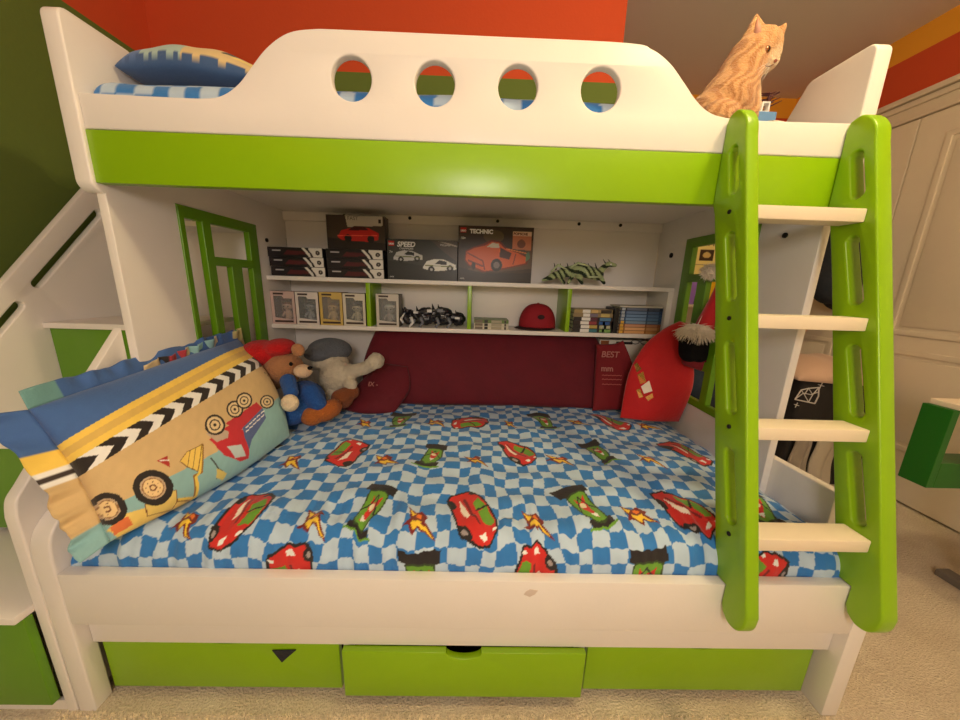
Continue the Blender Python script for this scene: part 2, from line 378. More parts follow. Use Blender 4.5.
# shelves
P('shelf', bx(-.0195, 1.9775, .99, 1.199, 1.150, 1.170, .002), white, label='upper long shelf board')
P('shelf', bx(-.0195, 1.9775, .99, 1.199, .915, .9355, .002), white, label='lower long shelf board')
for x in (.455, .955, 1.452): P('divider', bx(x, x+.02, .992, 1.199, .9357, 1.1498, .001), green, label='short lime green upright between the two shelves')
P('divider', bx(1.952, 1.9774, .992, 1.199, .9357, 1.1498, .001), white)
# lower bed
P('front_rail', bx(0, 1.999, 0, .028, .2926, .4433, .003), white, label='wide white rail along the front of the lower bed')
P('base_strip', bx(.001, 1.999, .0295, .041, .199, .292, .001), white)
P('plinth', bx(-.0, 1.999, .066, .084, .190, .30), white)
for x in (-.0, .645, 1.318, 1.98): P('carcass_side', bx(x+.001, x+.018, .066, 1.19, .002, .1895), white)
P('slatted_base', bx(0, 1.999, .03, 1.19, .270, .292), white)
# left end: two layered boards with curved shoulders
oo = [(0, 0), (1.19, 0), (1.19, .80), (.30, .80), (.16, .775)]+[(p[0], p[1]) for p in catmull([(.115, .752), (.07, .715), (.03, .668), (.008, .64), (0, .60)], 5)]
P('end_board', plate([oo], 'X', -.081, -.0505, .005), white, PI/5)
oi = [(0, 0), (.043, 0), (.043, .25), (1.19, .25), (1.19, .630), (.20, .630), (.11, .615)]+[(p[0], p[1]) for p in catmull([(.085, .600), (.05, .585), (.02, .557), (.005, .525), (0, .48)], 5)]
P('end_board', plate([oi], 'X', -.050, -.001, .006), white, PI/5)
# right end: leg and side board
P('leg', bx(2.0, 2.045, .0, .061, 0, .44, .004), white)
P('side_rail', plate([[(.12, .24), (1.19, .24), (1.19, .616), (.318, .622), (.128, .628), (.12, .62)]], 'X', 2.0035, 2.03, .003), white)
P('side_rail', plate([[(.062, .0), (1.19, .0), (1.19, .239), (.062, .239)]], 'X', 2.0035, 2.03, .003), white)
# drawers
def drawer(x0, x1, yf, z0, z1, cx, lab):
    nr, nz = .048, .022
    loop = [(x0, z0), (x1, z0), (x1, z1)]+[(p[0], p[1]) for p in arc(cx, z1, nr, 0, -180, 14, nz)]+[(x0, z1)]
    fr = P('drawer', plate([loop], 'Y', yf, yf+.018, .002), green, PI/5, label=lab)
    bm = bmesh.new(); bx(x0+.02, x1-.02, yf+.0185, yf+.6, z0+.01, z0+.02, 0, bm)
    bx(x0+.02, x0+.03, yf+.0185, yf+.6, z0+.01, z1-.03, 0, bm); bx(x1-.03, x1-.02, yf+.0185, yf+.6, z0+.01, z1-.03, 0, bm)
    obj('drawer_box', bm, dark, fr)
drawer(.004, .643, .044, .020, .196, .330, 'left green drawer front'); drawer(.664, 1.318, .013, .040, .1965, .988, 'middle green drawer pulled slightly out'); drawer(1.335, 1.979, .044, .024, .196, 1.655, 'right green drawer front')
# scuff on the rail (a real mark)
P('scuff_mark', plate([[(1.135, .405), (1.15, .398), (1.163, .406), (1.17, .418), (1.15, .422), (1.14, .415)]], 'Y', -.0006, .001, .0002), mat('scuff', (214, 198, 186), .7))

# ================================================================== LADDER
def near(z): return .200+(z-1.47)*.262
lad = thing('ladder', 'lime green slanted ladder with four pale rungs hooked on the front of the bunk bed', 'ladder', (1.82, -.03, .35))
def stile(x0, x1):
    P_ = []
    P_ += [(near(z), z) for z in (.45, .8, 1.2, 1.50)]
    P_ += [(p[0], p[1]) for p in catmull([(near(1.53), 1.53), (.224, 1.566), (.243, 1.592), (.266, 1.605), (.290, 1.598)], 4)]
    P_ += [(.2955, 1.58), (.2955, 1.385), (near(1.36)+.112, 1.36)]
    P_ += [(near(z)+.108, z) for z in (1.2, .8)]
    P_ += [(near(.50)+.104, .50), (.030, .4445), (-.0012, .4445), (-.0012, .392)]
    P_ += [(p[0], p[1]) for p in catmull([(-.010, .374), (-.030, .362), (-.054, .368), (-.070, .392), (-.074, .425)], 4)]
    loops = [P_[::-1]]
    for z0, z1 in ((1.400, 1.520), (1.136, 1.308), (.862, 1.037), (.602, .778)):
        h = .0155; c0, c1 = near(z0)+.052, near(z1)+.052
        if z0 > 1.39: c0 -= .006; c1 -= .012
        loops.append([(c1+h*math.cos(a), z1-h+h*math.sin(a)) for a in np.linspace(0, PI, 9)]+[(c0-h*math.cos(a), z0+h-h*math.sin(a)) for a in np.linspace(0, PI, 9)])
    return plate(loops, 'X', x0, x1, .005)
s1 = P('stile', stile(1.637, 1.669), green, PI/5, lad); s2 = P('stile', stile(1.957, 1.997), green, PI/5, lad)
for z in (1.370, 1.106, .843, .588):
    P('rung', bx(1.6695, 1.9565, near(z)+.018, near(z)+.080, z-.032, z, .003), slatw, PI/6, lad)
    b0 = near(z)+.05
    for xx, st in ((1.6345, s1), (1.9545, s2)):
        bm = cone((xx, b0, z-.012), (xx+.003, b0, z-.012), .0055, .0055, 14); obj('screw', bm, dark, st); 

# ================================================================== STAIRCASE left of the bed
st = thing('staircase', 'white and green storage staircase with slotted side panels left of the bunk bed', 'staircase', (-.3, .4, 0))
def slot(y0, z0, y1, z1, h):
    a = math.atan2(z1-z0, y1-y0); out = []
    for t in np.linspace(-PI/2, PI/2, 8): out.append((y1+h*math.cos(a+t), z1+h*math.sin(a+t)))
    for t in np.linspace(PI/2, 3*PI/2, 8): out.append((y0+h*math.cos(a+t), z0+h*math.sin(a+t)))
    return out
P('side_panel', plate([[(-.45, 0), (1.2, 0), (1.2, 1.62), (.99, 1.62), (.83, 1.60), (-.45, .10)], slot(.50, 1.115, .742, 1.385, .014), slot(.21, .785, .44, 1.045, .014), slot(.80, 1.375, .97, 1.375, .014)], 'X', -.525, -.500, .004), white, PI/5, st)
P('side_panel', plate([[(.02, .805), (.12, .81), (.335, 1.016), (.335, .81)], ][:0]+[[(.10, .752), (.10, .58), (.314, .80), (.314, 1.000)], slot(.15, .725, .285, .880, .013)], 'X', -.076, -.0515, .003), white, PI/5, st, label='slanted white rail next to the bed')
for i, (y, z) in enumerate(((.50, .985), (.24, .668), (-.02, .352))):
    P('tread', bx(-.4995, -.0815, y-.015, y+.32, z-.02, z, .003), white, PI/6, st)
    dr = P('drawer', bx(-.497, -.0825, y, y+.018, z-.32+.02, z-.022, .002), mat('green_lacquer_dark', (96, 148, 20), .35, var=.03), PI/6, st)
P('riser', bx(-.4995, -.0825, .003, .012, 0, .032), white, PI/6, st)
P('back_panel', bx(-.4995, -.067, 1.0, 1.015, 0, 1.36), white, PI/6, st)
P('platform', bx(-.4995, -.0665, .82, 1.19, 1.36, 1.38), white, PI/6, st)

# ================================================================== MATTRESSES with printed sheet
RED = (206, 40, 34); DRD = (120, 24, 26); GRN = (104, 160, 44); BLK = (34, 28, 30); YEL = (246, 206, 60); WHT = (240, 240, 236); BLU = (46, 122, 196); LBL = (186, 208, 228); BRN = (120, 50, 34); ORG = (232, 120, 40)
def rot(pts, cx, cy, a, s, sy=None):
    c, q = math.cos(a), math.sin(a); sy = s if sy is None else sy
    return [(cx+x*s*c-y*sy*q, cy+x*s*q+y*sy*c) for x, y in pts]
def p_red(p, cx, cy, a, s=.093):
    T = lambda L: rot(L, cx, cy, a, s)
    p.poly(T([(-1, -.30), (-.9, .30), (-.55, .50), (-.1, .62), (.5, .56), (.9, .38), (1.02, 0), (.92, -.42), (.5, -.58), (-.3, -.50), (-.8, -.44)]), BLK)
    p.poly(T([(-.94, -.26), (-.84, .26), (-.5, .44), (-.1, .55), (.48, .5), (.84, .33), (.95, 0), (.85, -.36), (.48, -.50), (-.3, -.43), (-.76, -.38)]), RED)
    p.poly(T([(-.1, .50), (.1, .18), (.5, .14), (.55, .42), (.4, .48)]), GRN); p.poly(T([(-.50, .36), (-.28, .15), (.02, .16), (-.14, .48)]), GRN)
    p.line(*T([(-.12, .50), (.05, .16)]), s*.06, BLK); p.poly(T([(.66, -.16), (.84, -.10), (.84, .02), (.68, .04)]), WHT)
    p.poly(T([(-.65, -.10), (-.2, -.20), (.2, -.15), (.1, -.02), (-.3, -.06)]), (248, 236, 220)); p.line(*T([(-.6, .02), (.4, .03)]), s*.07, DRD)
    p.ell(*T([(-.55, -.36)])[0], s*.22, s*.12, BLK, math.degrees(a)); p.ell(*T([(.5, -.44)])[0], s*.24, s*.13, BLK, math.degrees(a))
    p.ell(*T([(.5, -.44)])[0], s*.10, s*.06, (160, 150, 150), math.degrees(a)); p.ell(*T([(.74, .34)])[0], s*.07, s*.05, WHT); p.ell(*T([(-.75, .3)])[0], s*.09, s*.06, BLK)
def p_grn(p, cx, cy, a, s=.082):
    T = lambda L: rot(L, cx, cy, a, s)
    for x, y, w, h in ((-.80, .0, .15, .44), (.84, .0, .22, .62)): p.poly(T([(x-w, y-h), (x+w, y-h), (x+w, y+h), (x-w, y+h)]), BLK)
    p.poly(T([(-.7, -.28), (-.8, .1), (-.6, .34), (-.1, .42), (.6, .46), (.72, .2), (.72, -.2), (.6, -.46), (-.1, -.40)]), (50, 70, 30))
    p.poly(T([(-.64, -.24), (-.72, .1), (-.55, .28), (-.1, .36), (.55, .40), (.65, .2), (.65, -.2), (.55, -.40), (-.1, -.34)]), GRN)
    p.poly(T([(-.60, .0), (.0, -.16), (.50, -.26), (.22, .02), (.5, .22), (.0, .16)]), RED); p.poly(T([(-.55, -.02), (-.30, -.10), (-.3, .10)]), WHT)
    p.line(*T([(-.2, -.34), (.5, .0)]), s*.05, BLK); p.line(*T([(-.2, .34), (.5, .0)]), s*.05, BLK); p.poly(T([(-.98, -.55), (-.90, -.55), (-.90, .55), (-.98, .55)]), GRN)
    p.ell(*T([(.1, .02)])[0], s*.13, s*.12, (235, 225, 190))
def p_bolt(p, cx, cy, a, s=.047):
    T = lambda L: rot(L, cx, cy, a, s)
    p.poly(T([(-.9, .75), (-.1, .45), (.1, .7), (.5, .3), (.35, .1), (1.1, -.95), (.1, -.35), (.0, -.7), (-.45, -.3), (-.8, -.5), (-.5, 0)]), DRD)
    p.poly(T([(-.75, .62), (-.05, .32), (.3, .25), (.2, .0), (.95, -.82), (.1, -.2), (-.02, -.5), (-.35, -.15), (-.35, .1)]), YEL)
    p.poly(T([(-.5, .1), (-.1, .5), (.3, .45), (.35, .15), (-.1, .0)]), BRN); p.ell(*T([(.0, .3)])[0], s*.16, s*.13, ORG)
def sheet_paint(U, V, warp=.006, cs=.0515, ph=(0, 0)):
    du = wob(U, V, (14, 30, 60), 3)*warp; dv = wob(U, V, (12, 28, 55), 8)*warp
    A, B = U+du, V+dv
    p = Paint(A, B, LBL)
    par = (np.floor((A+ph[0])/cs)+np.floor((B+ph[1])/cs)).astype(int) % 2
    p.C[par == 0] = lin(BLU)
    fine = wob(U, V, (90, 160), 11)
    p.C *= (1+.05*fine)[..., None]
    return p
def mattress(nm, x0, x1, y0, y1, zb, zt, r, res, puff, amp, painter, gather=0.0, seed=1, dent=0):
    drop = zt-zb-r; m = drop+r*PI/2
    nu = int((x1-x0-2*r+2*m)/res); nv = int((y1-y0-2*r+2*m)/res)
    p = np.linspace(-m, x1-x0-2*r+m, nu); q = np.linspace(-m, y1-y0-2*r+m, nv)
    def prof(t, L):
        pos = np.clip(t, 0, L); e = np.where(t < 0, -t, np.where(t > L, t-L, 0)); sg = np.where(t < 0, -1, 1)
        a = np.clip(e/r, 0, PI/2); out = r*np.sin(a); dn = r*(1-np.cos(a))+np.clip(e-r*PI/2, 0, None)
        return pos+sg*out, dn, e
    X1, dX, eX = prof(p, x1-x0-2*r); Y1, dY, eY = prof(q, y1-y0-2*r)
    PX, PY = np.meshgrid(X1, Y1, indexing='ij'); DX, DY = np.meshgrid(dX, dY, indexing='ij'); U, V = np.meshgrid(p, q, indexing='ij'); EX, EY = np.meshgrid(eX, eY, indexing='ij')
    Z = zt-np.minimum(np.maximum(DX, DY)+.25*np.minimum(DX, DY), zt-zb)
    inx = PX/(x1-x0-2*r); iny = PY/(y1-y0-2*r)
    Z = Z+puff*(1-np.clip(2*abs(inx-.5), 0, 1)**4)*(1-np.clip(2*abs(iny-.5), 0, 1)**4)
    nz = wob(U, V, (9, 22, 45), seed); Z = Z+amp*nz*np.exp(-(DX+DY)*8)
    X = x0+r+PX; Y = y0+r+PY
    if dent: k = np.clip((X-1.50)/.24, 0, 1); Z = np.maximum(Z-dent*k*k*(3-2*k), zb)
    if gather:
        ph = np.cumsum(1+.6*np.sin(p*13)+.5*np.sin(p*29+1))*(p[1]-p[0]); g = (np.sin(ph*62)+.6*np.sin(ph*103+1.3)+.35*np.sin(p*240))[:, None]*np.ones_like(U)
        fall = np.exp(-((V+.03)/.10)**2)
        bulge = .5+.5*np.sin(p*21+np.sin(p*7)*2)[:, None]
        Y = Y+gather*g*fall*(DY > 0)*.7; Z = Z+gather*g*fall*.6+.010*(bulge-.5)*np.exp(-((V+.01)/.07)**2); Y = Y-.010*bulge*fall
    pt = painter(U+x0+r, V+y0+r)
    me = grid_mesh(nm, np.stack([X, Y, Z], -1), pt.C)
    bm = bmesh.new(); bm.from_mesh(me); bpy.data.meshes.remove(me)
    be = [e for e in bm.edges if e.is_boundary]
    try: bmesh.ops.holes_fill(bm, edges=be, sides=0)
    except Exception: pass
    me = bpy.data.meshes.new(nm); bm.to_mesh(me); bm.free(); me.materials.append(print_fab); me.shade_smooth()
    return link(bpy.data.objects.new(nm, me))
def lower_paint(U, V):
    p = sheet_paint(U, V, .017, .0415, (.01, .0))
    T = lambda d: math.radians(d)
    for x, y, a in ((.387, .115, 268), (.539, .43, 72), (.984, .72, 200), (1.167, .465, 300), (.998, .135, 298), (1.831, .50, 302), (1.647, .78, 300), (1.615, .160, 300), (1.166, -.045, 95), (1.753, -.045, 60), (.56, -.05, 110)): p_red(p, x, y, T(a))
    for x, y, a in ((.716, .137, 76), (.855, .421, 82), (.668, .728, 88), (1.325, .767, 100), (1.484, .471, 108), (1.327, .164, 112), (.875, -.052, 90), (1.46, -.045, 92), (.21, .42, 80), (1.85, .18, 80)): p_grn(p, x, y, T(a))
    for x, y in ((.382, .366), (.572, .092), (.704, .379), (.86, .108), (1.004, .392), (1.178, .108), (1.314, .405), (1.475, .137), (1.642, .418), (.524, .687), (.833, .704), (1.166, .723), (1.48, .74), (1.80, .74), (.25, .09), (1.79, .14)): p_bolt(p, x, y, T(random.uniform(-12, 12)))
    return p
lm = mattress('mattress', .003, 1.998, .031, 1.18, .294, .535, .085, .0029, .015, .0115, lower_paint, .0060)
tag(lm, 'lower bunk mattress in a blue and white checked sheet printed with race cars', 'mattress')
um = mattress('mattress', -.016, 1.965,   .330, 1.18, 1.514, 1.656, .045, .008, .012, .004, lambda U, V: sheet_paint(U, V, .014, .044), 0, 5, .055)
tag(um, 'upper bunk mattress in a blue and white checked sheet, behind the guard with round holes', 'mattress')

# ================================================================== PILLOWS
def cushion(nm, B, Tt, Lf, Rt, thick, nu, nv, painter, m=print_fab, parent=None, amp=.004, seed=1, back=.5, power=.45, flange=0, wr=(9, 24, 50), nflip=1, under=None):
    """pillow over a Coons patch of four edge polylines (bottom, top, left, right), bulging to both sides"""
    def samp(Q, n):
        Q = np.array([tuple(q) for q in (catmull([tuple(a) for a in Q], 12) if len(Q) > 2 else Q)], float); d = np.r_[0, np.cumsum(np.linalg.norm(np.diff(Q, axis=0), axis=1))]; t = np.linspace(0, d[-1], n)
        return np.stack([np.interp(t, d, Q[:, k]) for k in range(3)], -1)
    b, t_, l, r_ = samp(B, nu), samp(Tt, nu), samp(Lf, nv), samp(Rt, nv)
    s = np.linspace(0, 1, nu)[:, None, None]; t = np.linspace(0, 1, nv)[None, :, None]
    Pm = (1-t)*b[:, None]+t*t_[:, None]+(1-s)*l[None]+s*r_[None]-((1-s)*(1-t)*b[0]+s*(1-t)*b[-1]+(1-s)*t*t_[0]+s*t*t_[-1])
    n = np.cross(b[-1]-b[0], l[-1]-l[0]); n = n/np.linalg.norm(n)*nflip
    Sg, Tg = np.meshgrid(np.linspace(0, 1, nu), np.linspace(0, 1, nv), indexing='ij')
    fs = lambda x: np.clip(1-abs(2*x-1)**2.6, 0, 1)
    h = thick*(fs(Sg)*fs(Tg))**power
    Lx, Ly = np.linalg.norm(b[-1]-b[0]), np.linalg.norm(l[-1]-l[0])
    wv = wob(Sg*Lx, Tg*Ly, wr, seed)*amp*np.clip(h/thick*3, 0, 1)
    Fp = Pm+n*(h+wv)[..., None]; Bp = Pm-n*(h*back)[..., None]
    pt = painter(Sg, Tg); C = pt.C if isinstance(pt, Paint) else pt
    nV = nu*nv; idx = np.arange(nV).reshape(nu, nv); idb = idx+nV
    fq = np.stack([idx[:-1, :-1], idx[1:, :-1], idx[1:, 1:], idx[:-1, 1:]], -1).reshape(-1, 4)
    bq = np.stack([idb[:-1, :-1], idb[:-1, 1:], idb[1:, 1:], idb[1:, :-1]], -1).reshape(-1, 4)
    me = bpy.data.meshes.new(nm); me.from_pydata(np.concatenate([Fp.reshape(-1, 3), Bp.reshape(-1, 3)]).tolist(), [], np.concatenate([fq, bq]).tolist())
    set_col(me, np.concatenate([C.reshape(-1, 3), C.reshape(-1, 3) if under is None else np.tile(np.array(lin(under)), (nV, 1))]))
    bm = bmesh.new(); bm.from_mesh(me); bmesh.ops.remove_doubles(bm, verts=bm.verts, dist=1e-4); bmesh.ops.recalc_face_normals(bm, faces=bm.faces); bm.to_mesh(me); bm.free()
    me.materials.append(m); me.shade_smooth()
    o = link(bpy.data.objects.new(nm, me), parent); return o, Fp, Sg, Tg, n
def frill(nm, Q, out, width, painter_rgb, parent, m=print_fab, wave=.012, k=60, nrm=(1, 0, 0), seed=3):
    """gathered strip along the polyline Q, reaching out by width"""
    Q = np.array([tuple(q) for q in catmull([tuple(a) for a in Q], 16)], float); d = np.r_[0, np.cumsum(np.linalg.norm(np.diff(Q, axis=0), axis=1))]
    n = max(int(d[-1]/.004), 8); t = np.linspace(0, d[-1], n); R = np.stack([np.interp(t, d, Q[:, i]) for i in range(3)], -1)
    w = np.linspace(0, 1, 9); out = np.array(out, float); nrm = np.array(nrm, float)
    if out.ndim == 2: O = np.stack([np.interp(t/d[-1], np.linspace(0, 1, len(out)), out[:, i]) for i in range(3)], -1)
    else: O = np.tile(out/np.linalg.norm(out), (n, 1))
    r = np.random.default_rng(seed); ph = np.cumsum(1+.5*np.sin(t*17+r.uniform(0, 6)))*(t[1]-t[0])
    f = np.sin(ph*k)+.5*np.sin(ph*k*1.9+1)
    Pg = R[:, None]+O[:, None]*(width*w*(1+.06*np.sin(ph*k*.5)[:, None]))[..., None]+nrm*(wave*w*f[:, None])[..., None]
    C = np.zeros((n, 9, 3))
    for i in range(n): C[i] = lin(painter_rgb(t[i]/d[-1]))
    me = grid_mesh(nm, Pg, C); me.materials.append(m)
    o = link(bpy.data.objects.new(nm, me), parent)
    md = o.modifiers.new('thick', 'SOLIDIFY'); md.thickness = .0015; return o

# --- big pillow with the building-site print, leaning on the left end panel
pl = thing('pillow', 'big pillow printed with stripes, black chevrons and construction trucks, leaning on left bed end', 'pillow', (.2, .3, .56))
BL, BR, TR, TL = Vector((.155, -.005, .545)), Vector((.30, .50, .572)), Vector((.012, .70, .905)), Vector((-.015, .045, .850))
BLUS, TAN, TANY, SKY = (66, 104, 166), (212, 182, 130), (244, 208, 92), (140, 186, 190)
nu, nv = 330, 230
edge = dict(B=[BL, BL.lerp(BR, .5)+Vector((.03, 0, -.005)), BR], T=[TL, TL.lerp(TR, .5)+Vector((-.0, 0, -.0)), TR], L=[BL, BL.lerp(TL, .5)+Vector((0, .012, 0)), TL], R=[BR, BR.lerp(TR, .5)+Vector((.02, .02, 0)), TR])
# first pass gives the surface so that the print can be laid out on it
tmp, Fp, Sg, Tg, nn = cushion('tmp', edge['B'], edge['T'], edge['L'], edge['R'], .085, 170, 150, lambda a, b: np.ones(a.shape+(3,)), back=.35)
bpy.data.objects.remove(tmp)
fv = Fp.reshape(-1, 3)-np.array(CAM); zz = fv@np.array(_f); pu = 480+F_PX*(fv@np.array(_r))/zz; pv = 360-F_PX*(fv@np.array(_u))/zz
def st_(u, v):
    d2 = (pu-u)**2+(pv-v)**2; k = np.argsort(d2)[:4]; w = 1/(d2[k]+.05)
    return float((Sg.ravel()[k]*w).sum()/w.sum()), float((Tg.ravel()[k]*w).sum()/w.sum())
def ST(L): return [st_(u, v) for u, v in L]
DRAW = []   # print motifs in surface coordinates
def pix2(z, x0, y0, s): return [(x0+a/s, y0+b/s) for a, b in z]
Z = lambda L: ST(pix2(L, 100, 330, 3.43))
truck = Z([(365, 345), (400, 385), (435, 370), (470, 335), (560, 270), (570, 300), (520, 380), (505, 440), (480, 450), (400, 400)])
def pillow_paint(U, V):
    p = Paint(U, V, TAN)
    w = wob(U*.7, V*.45, (7,), 2)*.006
    Vw = V+w+.19*(1-U)**1.7
    p.C[Vw > .665] = lin(WHT)
    # chevrons
    k = (Vw-.665)/.105; inb = (k > 0) & (k < 1)
    sh_ = .42*(1-abs(2*k-1)); c = ((U*10.5-sh_+.42) % 1) < .52
    p.C[inb & c] = lin((36, 28, 26))
    p.C[Vw > .77] = lin(TANY); p.C[(Vw > .815) & (Vw < .862)] = lin((222, 184, 96)); p.C[Vw > .905] = lin(BLUS)
    p.C[V+w+.06*(1-U) < .26+.10*np.clip((U-.42)*8, 0, 1)] = lin(SKY)
    p.poly(Z([(20, 690), (60, 640), (160, 610), (320, 590), (345, 600), (250, 640), (150, 680), (60, 720)]), (236, 206, 110))
    # red truck turned upside down
    p.poly(Z([(385, 375), (455, 380), (470, 340), (500, 345), (510, 440), (480, 452), (425, 432), (400, 405)]), (196, 44, 54))
    p.poly(Z([(375, 375), (430, 335), (545, 250), (562, 268), (480, 345), (455, 400), (410, 410)]), (196, 44, 54)); p.poly(Z([(365, 355), (400, 385), (436, 372), (440, 350), (400, 330)]), (190, 170, 150))
    p.poly(Z([(430, 320), (540, 245), (550, 262), (455, 335)]), (196, 44, 54))
    p.poly(Z([(432, 402), (480, 395), (500, 432), (462, 440)]), (196, 214, 214))
    p.poly(Z([(488, 335), (560, 265), (572, 300), (520, 375), (510, 410), (492, 370)]), (84, 104, 156))
    for i in range(5):
        for j in range(2):
            a = (500+i*14, 335-i*13+j*14); p.lines(Z([(a[0], a[1]), (a[0]+9, a[1]-7)]), .009, WHT)
    for (cx, cy, r) in ((395, 325, 36), (466, 270, 30), (498, 240, 28), (575, 245, 24)):
        for q_, col in ((1, (44, 34, 30)), (.80, (228, 206, 160)), (.55, (60, 46, 40)), (.42, (228, 206, 160)), (.16, (50, 40, 34))): p.poly(Z([(cx+r*q_*math.cos(a), cy+r*q_*math.sin(a)) for a in np.linspace(0, 2*PI, 24)[:-1]]), col)
    # loader: boom, arms, wheels
    p.lines(Z([(350, 395), (345, 490), (325, 500), (322, 600), (230, 590)]), .020, (150, 110, 50)); p.lines(Z([(348, 395), (341, 490), (328, 505), (322, 590), (230, 588)]), .013, (238, 206, 90))
    p.poly(Z([(275, 450), (300, 415), (350, 392), (335, 485), (300, 470)]), (240, 206, 100)); p.lines(Z([(275, 450), (300, 415), (350, 392), (335, 485), (300, 470)]), .004, (120, 80, 40), True)
    p.lines(Z([(310, 412), (300, 468)]), .003, (120, 80, 40)); p.lines(Z([(330, 402), (318, 478)]), .003, (120, 80, 40))
    p.poly(Z([(150, 600), (210, 560), (260, 550), (262, 590), (240, 620), (160, 640)]), (226, 200, 110)); p.lines(Z([(150, 600), (210, 560), (260, 550), (262, 590), (240, 620), (160, 640)]), .004, (120, 70, 40), True)
    p.lines(Z([(380, 440), (405, 475), (430, 495), (400, 510)]), .006, (50, 40, 40)); p.poly(Z([(400, 475), (436, 492), (420, 516), (398, 508)]), (220, 200, 110))
    p.poly(Z([(195, 448), (232, 430), (242, 472)]), (176, 50, 40)); p.lines(Z([(208, 448), (236, 446)]), .006, WHT)
    for (cx, cy, r, rt) in ((180, 542, 62, 1), (25, 615, 58, 1)):
        for q_, col in ((1.12, (40, 34, 32)), (.72, (196, 170, 140)), (.62, (150, 110, 70)), (.55, (236, 206, 150)), (.22, (120, 70, 40)), (.12, (236, 206, 150))): p.poly(Z([(cx+r*q_*math.cos(a), cy+r*q_*.9*math.sin(a)) for a in np.linspace(0, 2*PI, 28)[:-1]]), col)
        for a in range(8): p.poly(Z([(cx+r*.38*math.cos(a*PI/4)+3*math.cos(b), cy+r*.34*math.sin(a*PI/4)+3*math.sin(b)) for b in (0, 1.6, 3.1, 4.7)]), (110, 70, 40))
    p.poly(Z([(30, 680), (90, 640), (110, 670), (50, 705)]), (226, 120, 66)); p.poly(Z([(160, 675), (230, 650), (250, 665), (190, 690)]), (176, 60, 50))
    for q_ in ((.93, .60), (.95, .57)): p.ell(*q_, .006, .01, (60, 40, 30))
    p.C *= (1+.03*wob(U*.7, V*.5, (120, 200), 4))[..., None]
    return p
body, Fp, Sg, Tg, nn = cushion('pillow_body', edge['B'], edge['T'], edge['L'], edge['R'], .085, nu, nv, pillow_paint, parent=pl, back=.35, amp=.007, seed=6)
def frill_col(t):
    return SKY if t < .14 else TAN if t < .475 else WHT if t < .51 else (60, 50, 44) if t < .545 else WHT if t < .58 else TANY if t < .70 else BLUS
dS = (BL-BR).normalized()
frill('frill', [BL, BL.lerp(TL, .5)+Vector((.0, .012, 0)), TL], np.array([tuple(dS*1+Vector((-.15, 0, -.25))), tuple(dS+Vector((-.25, 0, .0))), tuple(dS+Vector((-.35, 0, .1)))]), .050, frill_col, pl, wave=.010, k=95, nrm=tuple(nn))
frill('frill', [TL, TL.lerp(TR, .5), TR], tuple((TL-BL).normalized()), .045, lambda t: BLUS if t > .1 else (110, 160, 160), pl, wave=.008, k=55, nrm=tuple(nn), seed=5)
# --- second pillow behind it (only its frilled top edge shows)
p2 = thing('pillow', 'pillow with beige, black and light blue frill, tucked behind the big construction print pillow', 'pillow', (.0, .4, .6))
q = [Vector((.03, .28, .60)), Vector((.03, .78, .60)), Vector((.005, .74, .90)), Vector((.0, .30, .84))]
cushion('pillow_body', [q[0], q[1]], [q[3], q[2]], [q[0], q[3]], [q[1], q[2]], .022, 60, 40, lambda a, b: Paint(a, b, TAN), parent=p2, back=.2)
def fc2(t): return (222, 196, 150) if t < .14 else (40, 34, 34) if t < .2 else (170, 50, 60) if t < .34 else (214, 190, 150) if t < .40 else SKY if t < .62 else (236, 224, 200) if t < .70 else BLUS if t < .86 else (200, 190, 130)
frill('frill', [q[3], q[3].lerp(q[2], .5), q[2]], (.0, .0, 1), .050, fc2, p2, wave=.009, k=85, nrm=(1, 0, 0), seed=9)
# --- pillow on the upper bunk
p3 = thing('pillow', 'dark blue pillow with beige and pale blue printed top, upper bunk left end', 'pillow', (.15, .6, 1.66))
def p3p(U, V):
    p = Paint(U, V, (60, 92, 140)); e = .008+.003*np.sin(U*38)+.003*np.sin(U*71)
    p.C[V > e] = lin((168, 196, 190)); p.C[(V > e) & (U > .50)] = lin((222, 196, 140)); p.C[(V > e) & (U < .20)] = lin((84, 116, 170))
    p.poly([(.52, .1), (.60, .14), (.62, .32), (.54, .40)], YEL); p.poly([(.74, .05), (.80, .08), (.80, .3), (.74, .3)], BLK); p.poly([(.81, .05), (.95, .08), (.95, .4), (.81, .3)], (244, 220, 120))
    for a, b in ((.62, .22), (.66, .30), (.68, .16)): p.ell(a, b, .016, .04, (80, 50, 40))
    p.ell(.64, .24, .05, .16, (140, 100, 80)); p.ell(.64, .24, .035, .11, (226, 196, 150)); p.lines([(.70, .4), (.98, .2)], .02, (190, 100, 80)); p.C[V < .0] = lin(BLUS)
    return p
za, zb_ = 1.685, 1.70
qb = [Vector((-.012, .40, 1.712)), Vector((.17, .385, 1.722)), Vector((.37, .40, 1.700))]; qt = [Vector((-.005, .85, 1.735)), Vector((.40, .85, 1.72))]
cushion('pillow_body', qb, qt, [qb[0], qt[0]], [qb[-1], qt[-1]], .085, 160, 140, p3p, parent=p3, back=.45, amp=.006, seed=12, power=.42, under=(60, 92, 140))
